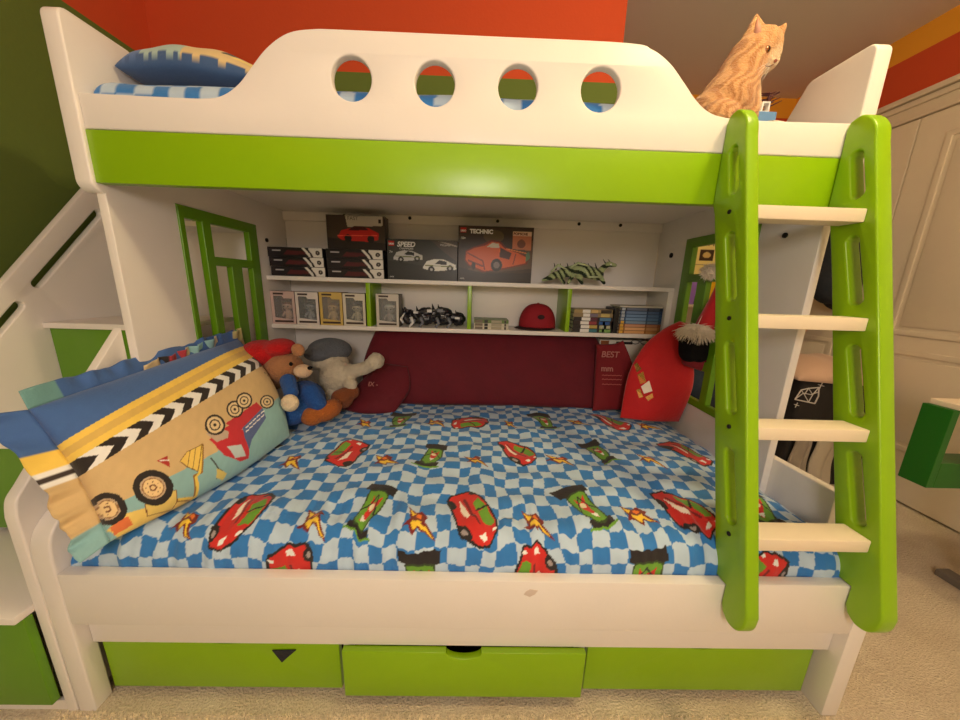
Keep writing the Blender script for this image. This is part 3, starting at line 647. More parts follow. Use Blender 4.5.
# --- long maroon bolster pillow along the back
maroon = mat('maroon_velvet', (100, 2, 26), .8, bump=.35, bscale=40, sheen=.1, var=.12, vscale=10)
mar = tag(cushion('body_pillow', [Vector((.44, .93, .545)), Vector((1.1, .95, .545)), Vector((1.70, .93, .548))], [Vector((.46, 1.12, .905)), Vector((1.1, 1.13, .91)), Vector((1.66, 1.13, .90))],
     [Vector((.44, .93, .545)), Vector((.42, 1.01, .74)), Vector((.46, 1.12, .905))], [Vector((1.70, .93, .548)), Vector((1.74, 1.03, .72)), Vector((1.66, 1.13, .90))], .055, 150, 60, lambda a, b: Paint(a, b, (104, 8, 26)), m=maroon, back=.3, amp=.008, seed=21, wr=(6, 13, 24), power=.35)[0],
     'long plain maroon velvet cushion leaning along the back wall of the lower bunk', 'cushion')
lob = thing('cushion', 'small maroon cushion with faint pale stitching left of the long maroon cushion', 'cushion', (.45, .86, .56))
cushion('cushion_body', [Vector((.345, .86, .548)), Vector((.47, .80, .546)), Vector((.62, .82, .546))], [Vector((.52, .99, .75)), Vector((.66, .96, .74))], [Vector((.345, .86, .548)), Vector((.40, .93, .63)), Vector((.52, .99, .75))], [Vector((.62, .82, .546)), Vector((.68, .90, .64)), Vector((.66, .96, .74))], .035, 60, 50, lambda a, b: Paint(a, b, (116, 10, 30)), m=maroon, parent=lob, back=.3, amp=.004, seed=3)
def faceDir(origin, nrm, up=(0, 0, 1), spin=0):
    n = Vector(nrm).normalized(); x = Vector(up).cross(n).normalized(); y = n.cross(x)
    return Matrix.Translation(Vector(origin)) @ Matrix((x, y, n)).transposed().to_4x4() @ Matrix.Rotation(spin, 4, 'Z')
silver = mat('silver_print', (176, 110, 104), .5)
text_me('IX -', .030, faceDir(W(368, 386, .83), (-.05, -.85, .5)), silver, lob, bold=.0006)
rc = thing('cushion', 'dark red cushion with silver writing at the right end of the long maroon cushion', 'cushion', (1.73, .9, .56))
darkred = mat('dark_red_cotton', (124, 8, 24), .8, bump=.15, bscale=90, sheen=.1, var=.08)
cushion('cushion_body', [Vector((1.60, .895, .552)), Vector((1.81, .925, .552))], [Vector((1.63, 1.02, .872)), Vector((1.72, 1.01, .880)), Vector((1.755, .99, .902))], [Vector((1.60, .895, .552)), Vector((1.63, 1.02, .872))], [Vector((1.81, .925, .552)), Vector((1.825, .97, .72)), Vector((1.755, .99, .902))], .035, 70, 70, lambda a, b: Paint(a, b, (132, 18, 30)), m=darkred, parent=rc, back=.2, amp=.005, seed=31)
text_me('BEST', .042, faceDir(W(601, 357, .928), (0, -.95, .3)), silver, rc, bold=.0006, align='LEFT', shear=.2)
text_me('mm', .040, faceDir(W(601, 371, .910), (0, -.95, .3)), silver, rc, bold=.001)
for k, v in enumerate((377, 381, 386)): text_me('~~~~~', .034, faceDir(W(602, v, .905), (0, -.95, .3)), mat('dull_pink_print', (176, 84, 80), .6), rc, bold=.0006)
# --- bright red cushion at the right
rp = thing('cushion', 'bright red cushion with gold and white foil print leaning on the right bed end', 'cushion', (1.84, .82, .56))
redc = mat('red_velvet', (206, 14, 22), .75, bump=.2, bscale=90, sheen=.35, var=.06)
A, B_, C_, D_ = on(2, .568, 620, 412), on(2, .566, 687, 404), W(692, 322, .84), W(684, 318, .87)
A = Vector((1.70, .80, .556)); B_ = Vector((1.96, .76, .560)); D_ = Vector((1.945, .855, 1.02)); C_ = Vector((1.972, .80, 1.01))
_o, RF, _s, _t, RN = cushion('cushion_body', [A, A.lerp(B_, .5)+Vector((0, -.02, 0)), B_], [D_, C_], [A, W(628, 375, .84), W(643, 347, .86), W(662, 330, .86), D_], [B_, W(693, 385, .74), W(692, 350, .78), C_], .036, 110, 110, lambda a, b: Paint(a, b, (206, 14, 22)), m=redc, parent=rp, back=.25, amp=.005, seed=41, power=.5)
foil = mat('gold_foil', (226, 170, 110), .22, metal=.9); foilw = mat('white_foil', (250, 236, 214), .3)
def patch(nm, pts, Y, m, parent, d=.003):
    bm = bmesh.new(); vs = [bm.verts.new(W(u, v, Y)) for u, v in pts]; f = bm.faces.new(vs); bm.normal_update()
    r = bmesh.ops.extrude_face_region(bm, geom=[f]); bmesh.ops.translate(bm, verts=[v for v in r['geom'] if isinstance(v, bmesh.types.BMVert)], vec=(0, d, 0))
    return obj(nm, bm, m, parent)
# ================================================================== SANTA HAT and black cloth
sa = thing('santa_hat', 'red santa hat with white fur trim and pompom against the right green window', 'hat', (1.93, .72, .9))
hr = mat('santa_red_felt', (186, 14, 26), .85, bump=.2, bscale=120, sheen=.4); furm = mat('white_fur', (236, 222, 200), .95, sheen=.5)
bs = W(704, 332, .70); tp = W(719, 283, .70)
bm = bmesh.new(); pts = [bs, bs.lerp(tp, .3)+Vector((.004, 0, 0)), bs.lerp(tp, .65)+Vector((.006, 0, 0)), tp]; rad = [.044, .036, .022, .008]
for i in range(3): cone(pts[i], pts[i+1], rad[i], rad[i+1], 28, bm)
obj('cone', bm, hr, sa, PI/3)
def fur_ball(nm, c, r, n, ln, parent, m, sw=(0, 0, -.3), seed=1, half=None):
    rr = random.Random(seed); bm = bmesh.new(); ball(c, r, 16, bm)
    for i in range(n):
        d = Vector((rr.gauss(0, 1), rr.gauss(0, 1), rr.gauss(0, 1))).normalized(); p0 = Vector(c)+Vector((d.x*r[0], d.y*r[1], d.z*r[2]))*.92
        dd = (d*.8+Vector(sw)+Vector((rr.uniform(-.4, .4), rr.uniform(-.4, .4), rr.uniform(-.4, .4)))).normalized()
        cone(p0, p0+dd*ln*rr.uniform(.5, 1.3), .0022, .0003, 4, bm, caps=False)
    return obj(nm, bm, m, parent)
tb = W(697, 330, .69)
fur_ball('fur_trim', tb, (.060, .046, .024), 1600, .036, sa, furm, (0, 0, -1.0), 3)
fur_ball('pompom', W(710, 272, .70), (.021, .021, .021), 450, .02, sa, furm, (0, 0, 0), 4)
bk = thing('plush_figure', 'black plush figure under the white fur of the santa hat, above the red cushion', 'plush toy', tuple(W(695, 352, .75)))
blk = mat('black_plush', (14, 12, 13), .95, bump=.3, bscale=120, spec=.2)
b0 = W(694, 347, .70)
blob('plush_body', [('c', W(691, 338, .70), W(690, 352, .70), .046, .044), ('c', W(699, 338, .70), W(699, 354, .70), .040, .038), ('b', W(694, 346, .70), (.062, .045, .05))], .006, blk, bk)
blob('plush_base', [('c', W(687, 361, .715), W(703, 367, .70), .022, .020), ('c', W(690, 358, .72), W(703, 362, .70), .024, .022)], .006, darkred, bk)
foil_bits = [([(637, 375), (643, 372), (646, 382), (640, 384)], 0), ([(641, 386), (649, 381), (652, 391), (644, 394)], 1), ([(636, 390), (640, 388), (643, 397), (639, 398)], 0), ([(645, 397), (652, 393), (653, 398), (648, 401)], 0), ([(634, 365), (637, 362), (641, 369), (637, 372)], 0)]
rv = RF.reshape(-1, 3)-np.array(CAM); rz = rv@np.array(_f); ru = 480+F_PX*(rv@np.array(_r))/rz; rw = 360-F_PX*(rv@np.array(_u))/rz
for pts_, k in foil_bits:
    bm = bmesh.new(); vs = []
    for u, v in pts_:
        q_ = RF.reshape(-1, 3)[np.argmin((ru-u)**2+(rw-v)**2)]; vs.append(bm.verts.new(tuple(q_+RN*.0035)))
    f = bm.faces.new(vs); r_ = bmesh.ops.extrude_face_region(bm, geom=[f]); bmesh.ops.translate(bm, verts=[v for v in r_['geom'] if isinstance(v, bmesh.types.BMVert)], vec=tuple(-RN*.004))
    obj('foil_print', bm, foilw if k else foil, rp)
# ================================================================== PLUSH TOYS (plain generic ones)
def const(rgb): return lambda co: np.tile(np.array(lin(rgb)), (len(co), 1))*(1+.10*noise3(co, 60))[:, None]
pt = thing('plush_toy', 'plush toy with a red hat, blue clothes and brown feet beside the big pillow', 'plush toy', (.27, .68, .56))
FUR = (176, 124, 84)
blob('head', [('b', W(284, 368, .70), (.078, .075, .070)), ('b', W(272, 378, .70), (.060, .060, .052))], .007, plush_v, pt, const(FUR))
blob('muzzle', [('b', W(303, 371, .635), (.036, .034, .028))], .005, plush_v, pt, const((226, 196, 160)))
blob('beanie', [('b', W(262, 353, .70), (.080, .080, .056)), ('b', W(280, 347, .70), (.060, .070, .036)), ('b', W(250, 362, .70), (.042, .06, .05))], .007, plush_v, pt, const((196, 16, 22)))
blob('ear', [('b', W(298, 350, .64), (.028, .014, .028))], .005, plush_v, pt, const(FUR))
obj('eye', ball(W(291, 364, .605), (.008, .005, .008)), blk, pt, PI)
blob('body', [('b', W(305, 400, .68), (.085, .08, .085)), ('b', W(290, 412, .62), (.075, .07, .055)), ('c', W(310, 392, .64), W(318, 404, .64), .040, .036)], .007, plush_v, pt, const((26, 78, 152)))
blob('sleeve', [('c', W(288, 381, .60), W(291, 392, .56), .030, .027)], .005, plush_v, pt, const((26, 78, 152)))
blob('paw', [('b', W(290, 403, .52), (.032, .028, .034))], .004, plush_v, pt, const((228, 208, 176)))
blob('foot', [('b', W(322, 411, .66), (.062, .055, .046)), ('b', W(312, 416, .62), (.045, .045, .040)), ('b', W(333, 408, .68), (.034, .05, .040))], .006, plush_v, pt, const((168, 92, 34)))
blob('foot', [('c', W(340, 398, .76), W(352, 392, .80), .040, .034), ('b', W(342, 400, .78), (.05, .045, .04))], .006, plush_v, pt, const((136, 74, 36)))
obj('nose', ball(W(310, 368, .600), (.010, .008, .008)), blk, pt, PI)
gp = thing('plush_toy', 'grey-capped cream fleece plush toy reaching one arm onto the long maroon cushion', 'plush toy', (.45, .88, .56))
blob('body', [('b', W(338, 378, .86), (.085, .07, .09)), ('c', W(348, 372, .84), W(366, 368, .82), .034, .030), ('c', W(366, 368, .82), W(376, 361, .80), .026, .038), ('b', W(351, 385, .80), (.030, .028, .028)), ('c', W(345, 380, .83), W(351, 385, .80), .03, .03), ('b', W(334, 395, .84), (.06, .05, .06)), ('b', W(330, 362, .90), (.09, .07, .05))], .007, plush_v, gp, const((206, 196, 174)), disp=lambda co: .004*noise3(co, 70))
blob('cap', [('b', W(330, 350, .93), (.105, .085, .060)), ('b', W(318, 354, .86), (.065, .05, .036))], .008, plush_v, gp, const((92, 98, 108)))

# ================================================================== THINGS ON THE SHELVES
Z1, Z2 = 1.1702, .9357
ink = mat('white_ink', (240, 240, 240), .5); redi = mat('red_ink', (214, 20, 24), .5); blki = mat('black_card', (26, 24, 26), .4)
def carton(nm, label, x0, x1, y0, y1, z0, z1, rgb, painter=None, group=None, cat='box', res=.0025):
    t = thing(nm, label, cat, ((x0+x1)/2, (y0+y1)/2, z0), group)
    obj('carton', bx(x0, x1, y0, y1, z0, z1, .0008), mat('card_%d_%d_%d' % rgb, rgb, .4), t)
    if painter: card('front_print', x1-x0-.002, z1-z0-.002, painter, faceY(x0+.001, y0-.0006, z0+.001), t, res)
    return t
def long_box(p):
    w, h = .256, .042
    p.rect(0, 9, 0, 9, (30, 22, 28)); p.poly([(.07, .008), (.18, .012), (.175, .026), (.09, .03)], (84, 26, 34)); p.rect(.02, .06, .026, .032, (190, 186, 190))
    p.rect(.19, 9, 0, 9, (226, 222, 214)); p.poly([(.155, .045), (.168, .045), (.20, .008), (.215, .0), (.190, .0), (.18, .014)], (226, 222, 214)); p.poly([(.172, .045), (.182, .045), (.205, .014), (.21, .0), (.2, .0), (.195, .014)], (30, 24, 28))
    p.ell(.231, .021, .0105, .0105, (40, 34, 34)); p.ell(.231, .021, .004, .004, (150, 140, 130))
lx = ((-.016, .250), (.262, .540))
names = ('bottom', 'middle', 'top')
for s_, (a, b) in enumerate(lx):
    for k in range(3):
        dx = (.004, .0, -.004)[k]*(1 if s_ == 0 else .4); z = Z1+k*.0455
        carton('toy_car_box', 'long black and white box, %s of the %s stack of three, upper shelf' % (names[k], 'left' if s_ == 0 else 'right'), a+dx, b+dx-.002, 1.02-.0, 1.15, z, z+.0448, (30, 24, 28), (lambda p, w=b-a: (setattr(p, 'U', p.U*.256/w), long_box(p))), 'long toy car boxes in two stacks of three')
def redcar(p):
    p.rect(0, 9, 0, 9, (70, 56, 46)); p.poly([(.10, .10), (.27, .11), (.27, .155), (.09, .155)], (190, 182, 170)); p.poly([(0, .05), (.28, .03), (.28, 0), (0, 0)], (40, 30, 28))
    p.poly([(.05, .055), (.07, .085), (.13, .10), (.20, .098), (.25, .075), (.245, .045), (.20, .035), (.07, .04)], (196, 34, 30)); p.poly([(.10, .085), (.13, .105), (.18, .105), (.20, .088)], (70, 20, 20)); p.ell(.10, .05, .017, .017, (30, 24, 24)); p.ell(.21, .048, .017, .017, (30, 24, 24))
    p.lines([(.05, .06), (.24, .065)], .004, (240, 90, 70)); p.rect(.25, .262, .12, .14, (40, 30, 30))
rb = carton('building_set_box', 'box picturing a red sports car, standing on top of the right stack of long boxes', .268, .548, 1.03, 1.10, Z1+.137, Z1+.137+.155, (58, 46, 40), redcar)
text_me('FAST', .024, faceY(.37, 1.0285, Z1+.27), mat('grey_print', (90, 84, 78), .5), rb)
def speedp(p):
    p.rect(0, 9, 0, 9, (58, 60, 60)); p.poly([(.2, .2), (.36, .2), (.36, .08), (.27, .14)], (84, 76, 70)); p.poly([(0, .0), (.36, 0), (.36, .05), (.16, .07), (0, .09)], (44, 46, 46))
    for cx, cy, s, c in ((.10, .115, 1, (196, 196, 196)), (.255, .075, 1.15, (228, 228, 222))):
        p.poly([(cx-.07*s, cy-.01), (cx-.055*s, cy+.014*s), (cx-.02*s, cy+.024*s), (cx+.02*s, cy+.022*s), (cx+.07*s, cy+.002), (cx+.072*s, cy-.018*s), (cx-.03*s, cy-.028*s), (cx-.07*s, cy-.02)], c)
        p.poly([(cx-.02*s, cy+.004), (cx+.0*s, cy+.02*s), (cx+.03*s, cy+.014*s), (cx+.03*s, cy+.0)], (30, 34, 34)); p.ell(cx-.035*s, cy-.02*s, .014*s, .014*s, (24, 24, 24)); p.ell(cx+.045*s, cy-.014*s, .014*s, .014*s, (24, 24, 24)); p.lines([(cx-.06*s, cy-.004), (cx+.06*s, cy-.008)], .004, (110, 120, 60))
        p.ell(cx-.035*s, cy-.02*s, .006*s, .006*s, (190, 190, 190)); p.ell(cx+.045*s, cy-.014*s, .006*s, .006*s, (190, 190, 190))
    p.poly([(.25, .185), (.3, .17), (.37, .155), (.37, .16), (.3, .178)], (180, 170, 160))
    p.rect(.006, .034, .158, .180, (196, 40, 36))
sx0, sx1, sz = .556, .900, .192
sb = carton('building_set_box', 'dark grey box with SPEED lettering and two white race cars pictured on it', sx0, sx1, 1.03, 1.10, Z1, Z1+sz, (44, 44, 46), speedp)
text_me('SPEED', .032, faceY(.605, 1.0285, Z1+.157), ink, sb, bold=.0012, shear=.2); text_me('CHAMPIONS', .012, faceY(.615, 1.0285, Z1+.144), ink, sb, shear=.2)
text_me('McLaren', .014, faceY(.815, 1.0285, Z1+.165), ink, sb); text_me('LEGO', .010, faceY(.5645, 1.0285, Z1+.165), ink, sb, bold=.0006); text_me('7+', .016, faceY(.566, 1.0285, Z1+.125), ink, sb); text_me('76918', .008, faceY(.566, 1.0285, Z1+.010), ink, sb)
def techp(p):
    p.rect(0, 9, 0, 9, (60, 46, 36)); p.poly([(.03, .05), (.2, .14), (.36, .20), (.36, .07), (.2, .05)], (92, 70, 52)); p.poly([(0, 0), (.37, 0), (.37, .05), (.12, .04), (0, .07)], (40, 34, 32))
    p.poly([(.262, .16), (.352, .155), (.352, .235), (.262, .235)], (196, 120, 84)); p.rect(.262, .352, .222, .24, (236, 200, 170)); p.ell(.305, .185, .02, .02, (120, 70, 50)); p.ell(.17, .215, .05, .03, (90, 76, 50))
    OR = (214, 92, 28); DO = (120, 44, 16)
    p.poly([(.03, .10), (.035, .145), (.075, .165), (.12, .18), (.155, .198), (.20, .196), (.235, .165), (.30, .145), (.345, .125), (.34, .09), (.28, .075), (.22, .06), (.15, .05), (.12, .045), (.05, .075)], DO)
    p.poly([(.035, .105), (.04, .14), (.08, .16), (.13, .172), (.16, .190), (.195, .188), (.225, .162), (.29, .142), (.335, .122), (.33, .095), (.27, .08), (.18, .06), (.13, .052), (.055, .08)], OR)
    p.poly([(.135, .165), (.165, .186), (.195, .182), (.20, .162)], (214, 206, 190)); p.poly([(.205, .165), (.26, .14), (.25, .11), (.20, .12)], (70, 30, 20)); p.lines([(.045, .135), (.12, .10), (.13, .06)], .006, DO); p.lines([(.05, .10), (.12, .075)], .008, DO); p.lines([(.28, .135), (.27, .09)], .005, DO)
    p.ell(.188, .082, .028, .030, (28, 24, 24)); p.ell(.188, .082, .015, .016, (120, 110, 110)); p.ell(.075, .075, .010, .018, (40, 24, 20)); p.lines([(.235, .16), (.34, .14)], .004, (240, 140, 60)); p.rect(.02, .034, .20, .205, (170, 160, 150))
    p.poly([(.33, .10), (.352, .12), (.345, .15), (.33, .14)], (84, 120, 90)); p.rect(.008, .036, .228, .250, (196, 40, 36))
tx0, tx1 = .904, 1.268
tb_ = carton('building_set_box', 'large brown box with TECHNIC lettering and an orange sports car pictured on it', tx0, tx1, 1.02, 1.10, Z1, Z1+.262, (46, 34, 28), techp)
text_me('TECHNIC', .026, faceY(tx0+.055, 1.0185, Z1+.228), ink, tb_, bold=.0014); text_me('LEGO', .0105, faceY(tx0+.010, 1.0185, Z1+.235), ink, tb_, bold=.0006)
text_me('PORSCHE', .016, faceY(tx0+.266, 1.0185, Z1+.226), mat('brown_ink', (110, 50, 30), .5), tb_, bold=.0006); text_me('10+', .016, faceY(tx0+.010, 1.0185, Z1+.200), ink, tb_); text_me('42056', .009, faceY(tx0+.010, 1.0185, Z1+.012), ink, tb_)
# dragon toy
dg = thing('toy_dragon', 'green and white striped dragon toy crouching on the right part of the upper shelf', 'toy', (1.49, 1.05, Z1))
YD = 1.04
def WW(u, v, dy=0): return W(u, v, YD+dy)
def tz(p, r=0): return Vector((p[0], p[1], max(p[2], Z1+r)))
dkg = (34, 50, 30); pal = (176, 190, 140)
bm = [('c', tz(WW(543, 280), .012), tz(WW(552, 277), .014), .008, .016), ('c', WW(552, 276), WW(566, 272), .016, .026), ('c', WW(566, 272), WW(582, 270), .026, .034), ('c', WW(582, 270), WW(598, 275), .034, .028), ('c', WW(598, 274), WW(604, 267), .022, .014), ('c', WW(604, 267), WW(609, 264), .012, .014), ('c', WW(609, 264), WW(615, 265.5), .014, .010),
      ('c', WW(560, 276), tz(WW(564, 283), .008), .014, .009), ('c', WW(578, 276), tz(WW(582, 283), .008), .015, .009), ('c', WW(600, 276), tz(WW(604, 283), .008), .014, .009), ('c', WW(574, 274, -.03), tz(WW(568, 284, -.03), .008), .012, .008)]
blob('body', bm, .0045, plush_v, dg, lambda co: np.where((np.sin(co[:, 0]*130+co[:, 2]*160+3*np.sin(co[:, 0]*40)) > .15)[:, None], np.array(lin(dkg)), np.array(lin(pal))), sm_it=3)
for a, b_, c in (((551, 272), (558, 265), (566, 269)), ((570, 268), (578, 263), (588, 266)), ((584, 268), (589, 277), (600, 277))):
    obj('wing_bone', tube([WW(*a, -.035), WW(*b_, -.037), WW(*c, -.035)], [.004, .006, .004], 8), mat('pale_green_plastic', (190, 204, 160), .5), dg, PI)
for u in (606, 611): obj('horn', cone(WW(u, 264), WW(u-3, 259), .004, .0006, 8), mat('dark_green_plastic', (30, 40, 26), .4), dg, PI)
obj('eye', ball(WW(611, 264.5, -.013), .0045, 10), ink, dg, PI)
for k, u in enumerate((556, 562, 569, 576, 583, 590, 597)): obj('spike', cone(WW(u, 270-(1 if 2 < k < 5 else 0)), WW(u-2, 263-(1 if 2 < k < 5 else 0)), .006, .0008, 6), mat('dark_green_plastic', (30, 40, 26), .4), dg, PI)
# figure boxes on the lower shelf
winm = mat('clear_window', (230, 235, 235), .06, spec=.5); winm.node_tree.nodes['Principled BSDF'].inputs['Alpha'].default_value = .12
def figbox(label, x0, x1, z1, frame, bg, figs, group='window boxes of toy figures'):
    t = thing('toy_figure_box', label, 'toy box', ((x0+x1)/2, 1.05, Z2), group)
    z0 = Z2; w = x1-x0; y0, y1 = 1.0, 1.09; fm = mat('card_%d_%d_%d' % frame, frame, .45)
    obj('carton', plate([[(x0, z0), (x1, z0), (x1, z1), (x0, z1)], [(x0+.014, z0+.032), (x1-.012, z0+.022), (x1-.012, z1-.034), (x1-w*.45, z1-.034), (x1-w*.52, z1-.022), (x0+.014, z1-.022)]], 'Y', y0, y0+.003, .0008), fm, t)
    bm = bmesh.new(); bx(x0, x1, y1-.002, y1, z0, z1, 0, bm); bx(x0, x0+.002, y0+.003, y1, z0, z1, 0, bm); bx(x1-.002, x1, y0+.003, y1, z0, z1, 0, bm); bx(x0, x1, y0+.003, y1, z0, z0+.002, 0, bm); bx(x0, x1, y0+.003, y1, z1-.002, z1, 0, bm)
    obj('tray', bm, mat('card_%d_%d_%d' % bg, bg, .5), t)
    for fx, hcol, bcol in figs:
        cx = x0+w*fx; hm = mat('figure_%d_%d_%d' % hcol, hcol, .5); bm = bmesh.new()
        ball((cx, 1.045, z0+.088), (.026, .022, .022), 16, bm); cone((cx, 1.045, z0+.022), (cx, 1.045, z0+.068), .016, .012, 12, bm); bx(cx-.02, cx+.02, 1.03, 1.06, z0+.004, z0+.022, .003, bm)
        cone((cx-.013, 1.04, z0+.058), (cx-.024, 1.03, z0+.034), .006, .005, 8, bm); cone((cx+.013, 1.04, z0+.058), (cx+.024, 1.03, z0+.034), .006, .005, 8, bm)
        obj('figure', bm, mat('figure_%d_%d_%d' % bcol, bcol, .5), t, PI/4)
        hb = ball((cx, 1.047, z0+.096), (.0275, .022, .016), 14); obj('figure_hair', hb, hm, t, PI/3)
        for s in (-1, 1): obj('figure_eye', ball((cx+s*.010, 1.023, z0+.085), .0035, 8), dark, t)
    obj('window', bx(x0+.008, x1-.008, y0+.0035, y0+.0042, z0+.02, z1-.02), winm, t)
    obj('label_strip', bx(x0+.012, x1-.012, y0-.0006, y0+.0002, z0+.008, z0+.018), mat('dark_label', (60, 44, 40), .5), t)
    obj('label_strip', bx(x0+w*.12, x0+w*.55, y0-.0006, y0+.0002, z1-.016, z1-.007), mat('dark_label', (60, 44, 40), .5), t)
    return t
figbox('pink-fronted window box with a round headed figure at the far left of the lower shelf', -.018, .098, Z2+.160, (206, 176, 170), (104, 56, 50), [(.5, (120, 60, 40), (190, 150, 130))])
figbox('white-framed window box holding a dark figure, second from the left on the lower shelf', .102, .214, Z2+.160, (222, 212, 206), (44, 40, 48), [(.45, (30, 34, 44), (120, 124, 130))])
figbox('yellow patterned window box, third from the left on the lower shelf', .220, .332, Z2+.162, (206, 176, 96), (150, 116, 56), [(.45, (110, 80, 40), (180, 150, 90))])
figbox('white-framed window box directly left of the first green divider on the lower shelf', .336, .446, Z2+.160, (214, 206, 188), (74, 62, 44), [(.5, (60, 50, 40), (170, 160, 130))])
figbox('grey-white window box directly right of the first green divider on the lower shelf', .500, .612, Z2+.162, (202, 196, 186), (112, 106, 96), [(.5, (200, 196, 186), (150, 146, 138))])
# dark robot toy
rbt = thing('toy_robot', 'black and grey robot dragon toy lying on the lower shelf beside a white window box', 'toy', (.78, 1.05, Z2))
rr = random.Random(4); base_m = mat('black_plastic', (26, 26, 34), .3); gm = mat('grey_plastic', (120, 124, 134), .35); wm2 = mat('white_plastic', (220, 220, 220), .4)
shapes = [('b', (.66, 1.045, Z2+.045), (.045, .035, .04)), ('b', (.74, 1.045, Z2+.055), (.055, .035, .045)), ('b', (.83, 1.045, Z2+.055), (.06, .04, .045)), ('b', (.91, 1.045, Z2+.045), (.035, .03, .035)), ('c', (.66, 1.04, Z2+.05), (.64, 1.03, Z2+.09), .014, .010)]
blob('body', shapes, .006, base_m, rbt, disp=lambda co: .010*noise3(co, 55))
for i in range(16):
    x = .66+i*.0175; z = Z2+rr.uniform(.02, .085); y = 1.0+rr.uniform(0, .02); L_ = rr.uniform(.015, .03)
    obj('armour_plate', bx(x-L_/2, x+L_/2, y, y+.02, z, z+rr.uniform(.008, .018), .002), (base_m, gm, wm2, base_m)[i % 4], rbt)
for x in (.67, .72, .80, .86): obj('leg', tube([(x, 1.01, Z2+.05), (x+.012, 1.0, Z2+.025), (x-.004, 1.0, Z2+.006)], [.009, .007, .006], 8), gm if x > .7 else wm2, rbt, PI)
for x, z in ((.63, .095), (.70, .105), (.78, .120), (.81, .118), (.90, .09)): obj('spike', cone((x, 1.04, Z2+z-.03), (x-.006, 1.035, Z2+z), .010, .001, 6), base_m, rbt)
obj('horn', tube([(.632, 1.01, Z2+.02), (.622, 1.0, Z2+.04), (.640, 1.0, Z2+.07)], [.006, .006, .003], 8), wm2, rbt, PI)
# little stack of discs / comics with green cover
def spine(t, x0, x1, y, z0, z1, parts):
    for a, b, rgb in parts:
        obj('spine_print', bx(x0+(x1-x0)*a, x0+(x1-x0)*b, y-.0006, y+.0002, z0+.0015, z1-.0015), mat('ink_%d_%d_%d' % rgb, rgb, .5), t)
def flatbook(label, x0, x1, z0, z1, cover, parts, group, y0=1.0, y1=1.13, nm='book', cat='book'):
    t = thing(nm, label, cat, ((x0+x1)/2, (y0+y1)/2, z0), group); e = .0015
    bm = bmesh.new(); bx(x0, x1, y0, y1, z0, z0+e, 0, bm); bx(x0, x1, y0, y1, z1-e, z1, 0, bm); bx(x0, x1, y0, y0+e, z0, z1, 0, bm)
    obj('cover', bm, mat('cover_%d_%d_%d' % cover, cover, .4), t); obj('pages', bx(x0+.002, x1-.003, y0+e, y1-.003, z0+e, z1-e), mat('paper', (235, 228, 205), .8), t)
    spine(t, x0, x1, y0, z0, z1, parts); return t
for k in range(3):
    flatbook('thin white-spined booklet, %s of the small pile left of the red cap' % names[k], .990, 1.165, Z2+k*.0165, Z2+.016+k*.0165, ((214, 206, 184), (206, 200, 176), (96, 124, 56))[k], [(.03, .25, (120, 106, 90)), (.30, .40, (30, 26, 26)), (.5, .8, (170, 160, 136)), (.88, .93, (60, 50, 44))], 'booklets left of the red cap')
# red cap
cp = thing('baseball_cap', 'dark red baseball cap resting on the lower shelf between two green dividers', 'cap', (1.315, 1.07, Z2))
capm = mat('red_cap_cotton', (150, 16, 34), .8, bump=.2, bscale=160); capd = mat('dark_cap_cotton', (46, 12, 18), .8, bump=.2, bscale=160)
bm = bmesh.new(); n = 28; rings = 12; cx, cy, rx, ry, hz = 1.325, 1.085, .098, .078, .128; vr = []
for i in range(rings+1):
    a = PI/2*i/rings; f_ = math.sin(a)**.8; r_ = []
    for j in range(n):
        b_ = 2*PI*j/n; gr = 1-.02*(1 if abs((b_*6/(2*PI)) % 1-.5) > .42 else 0)
        r_.append(bm.verts.new((cx+rx*f_*math.cos(b_)*gr, cy+ry*f_*math.sin(b_)*gr, Z2+.006+hz*math.cos(a)**.85)))
    vr.append(r_)
for i in range(rings):
    for j in range(n): 
        try: bm.faces.new((vr[i][j], vr[i+1][j], vr[i+1][(j+1) % n], vr[i][(j+1) % n]))
        except Exception: pass
bmesh.ops.remove_doubles(bm, verts=bm.verts, dist=.0005)
crn = obj('crown', bm, capm, cp, PI); md = crn.modifiers.new('t', 'SOLIDIFY'); md.thickness = .002
obj('button', ball((cx, cy, Z2+.006+hz), (.007, .007, .004), 12), capm, cp, PI)
bm = bmesh.new(); top_, bot_ = [], []
for j in range(25):
    a = PI+PI*j/24; c, s = math.cos(a), math.sin(a)
    top_.append(bm.verts.new((cx+rx*c*1.0, cy+ry*s*.98, Z2+.014))); bot_.append(bm.verts.new((cx-.012+rx*1.10*c, cy+.008+ry*1.32*s, Z2+.002+.016*abs(s)*0+.004)))
for j in range(24): bm.faces.new((top_[j], top_[j+1], bot_[j+1], bot_[j]))
brm = obj('brim', bm, capd, cp, PI); md = brm.modifiers.new('t', 'SOLIDIFY'); md.thickness = .003
obj('logo_patch', plate([[(p[0], p[1]) for p in arc(cx+.005, Z2+.07, .018, 0, 340, 14, .012)]], 'Y', cy-.0795, cy-.0745, .0005), capd, cp)
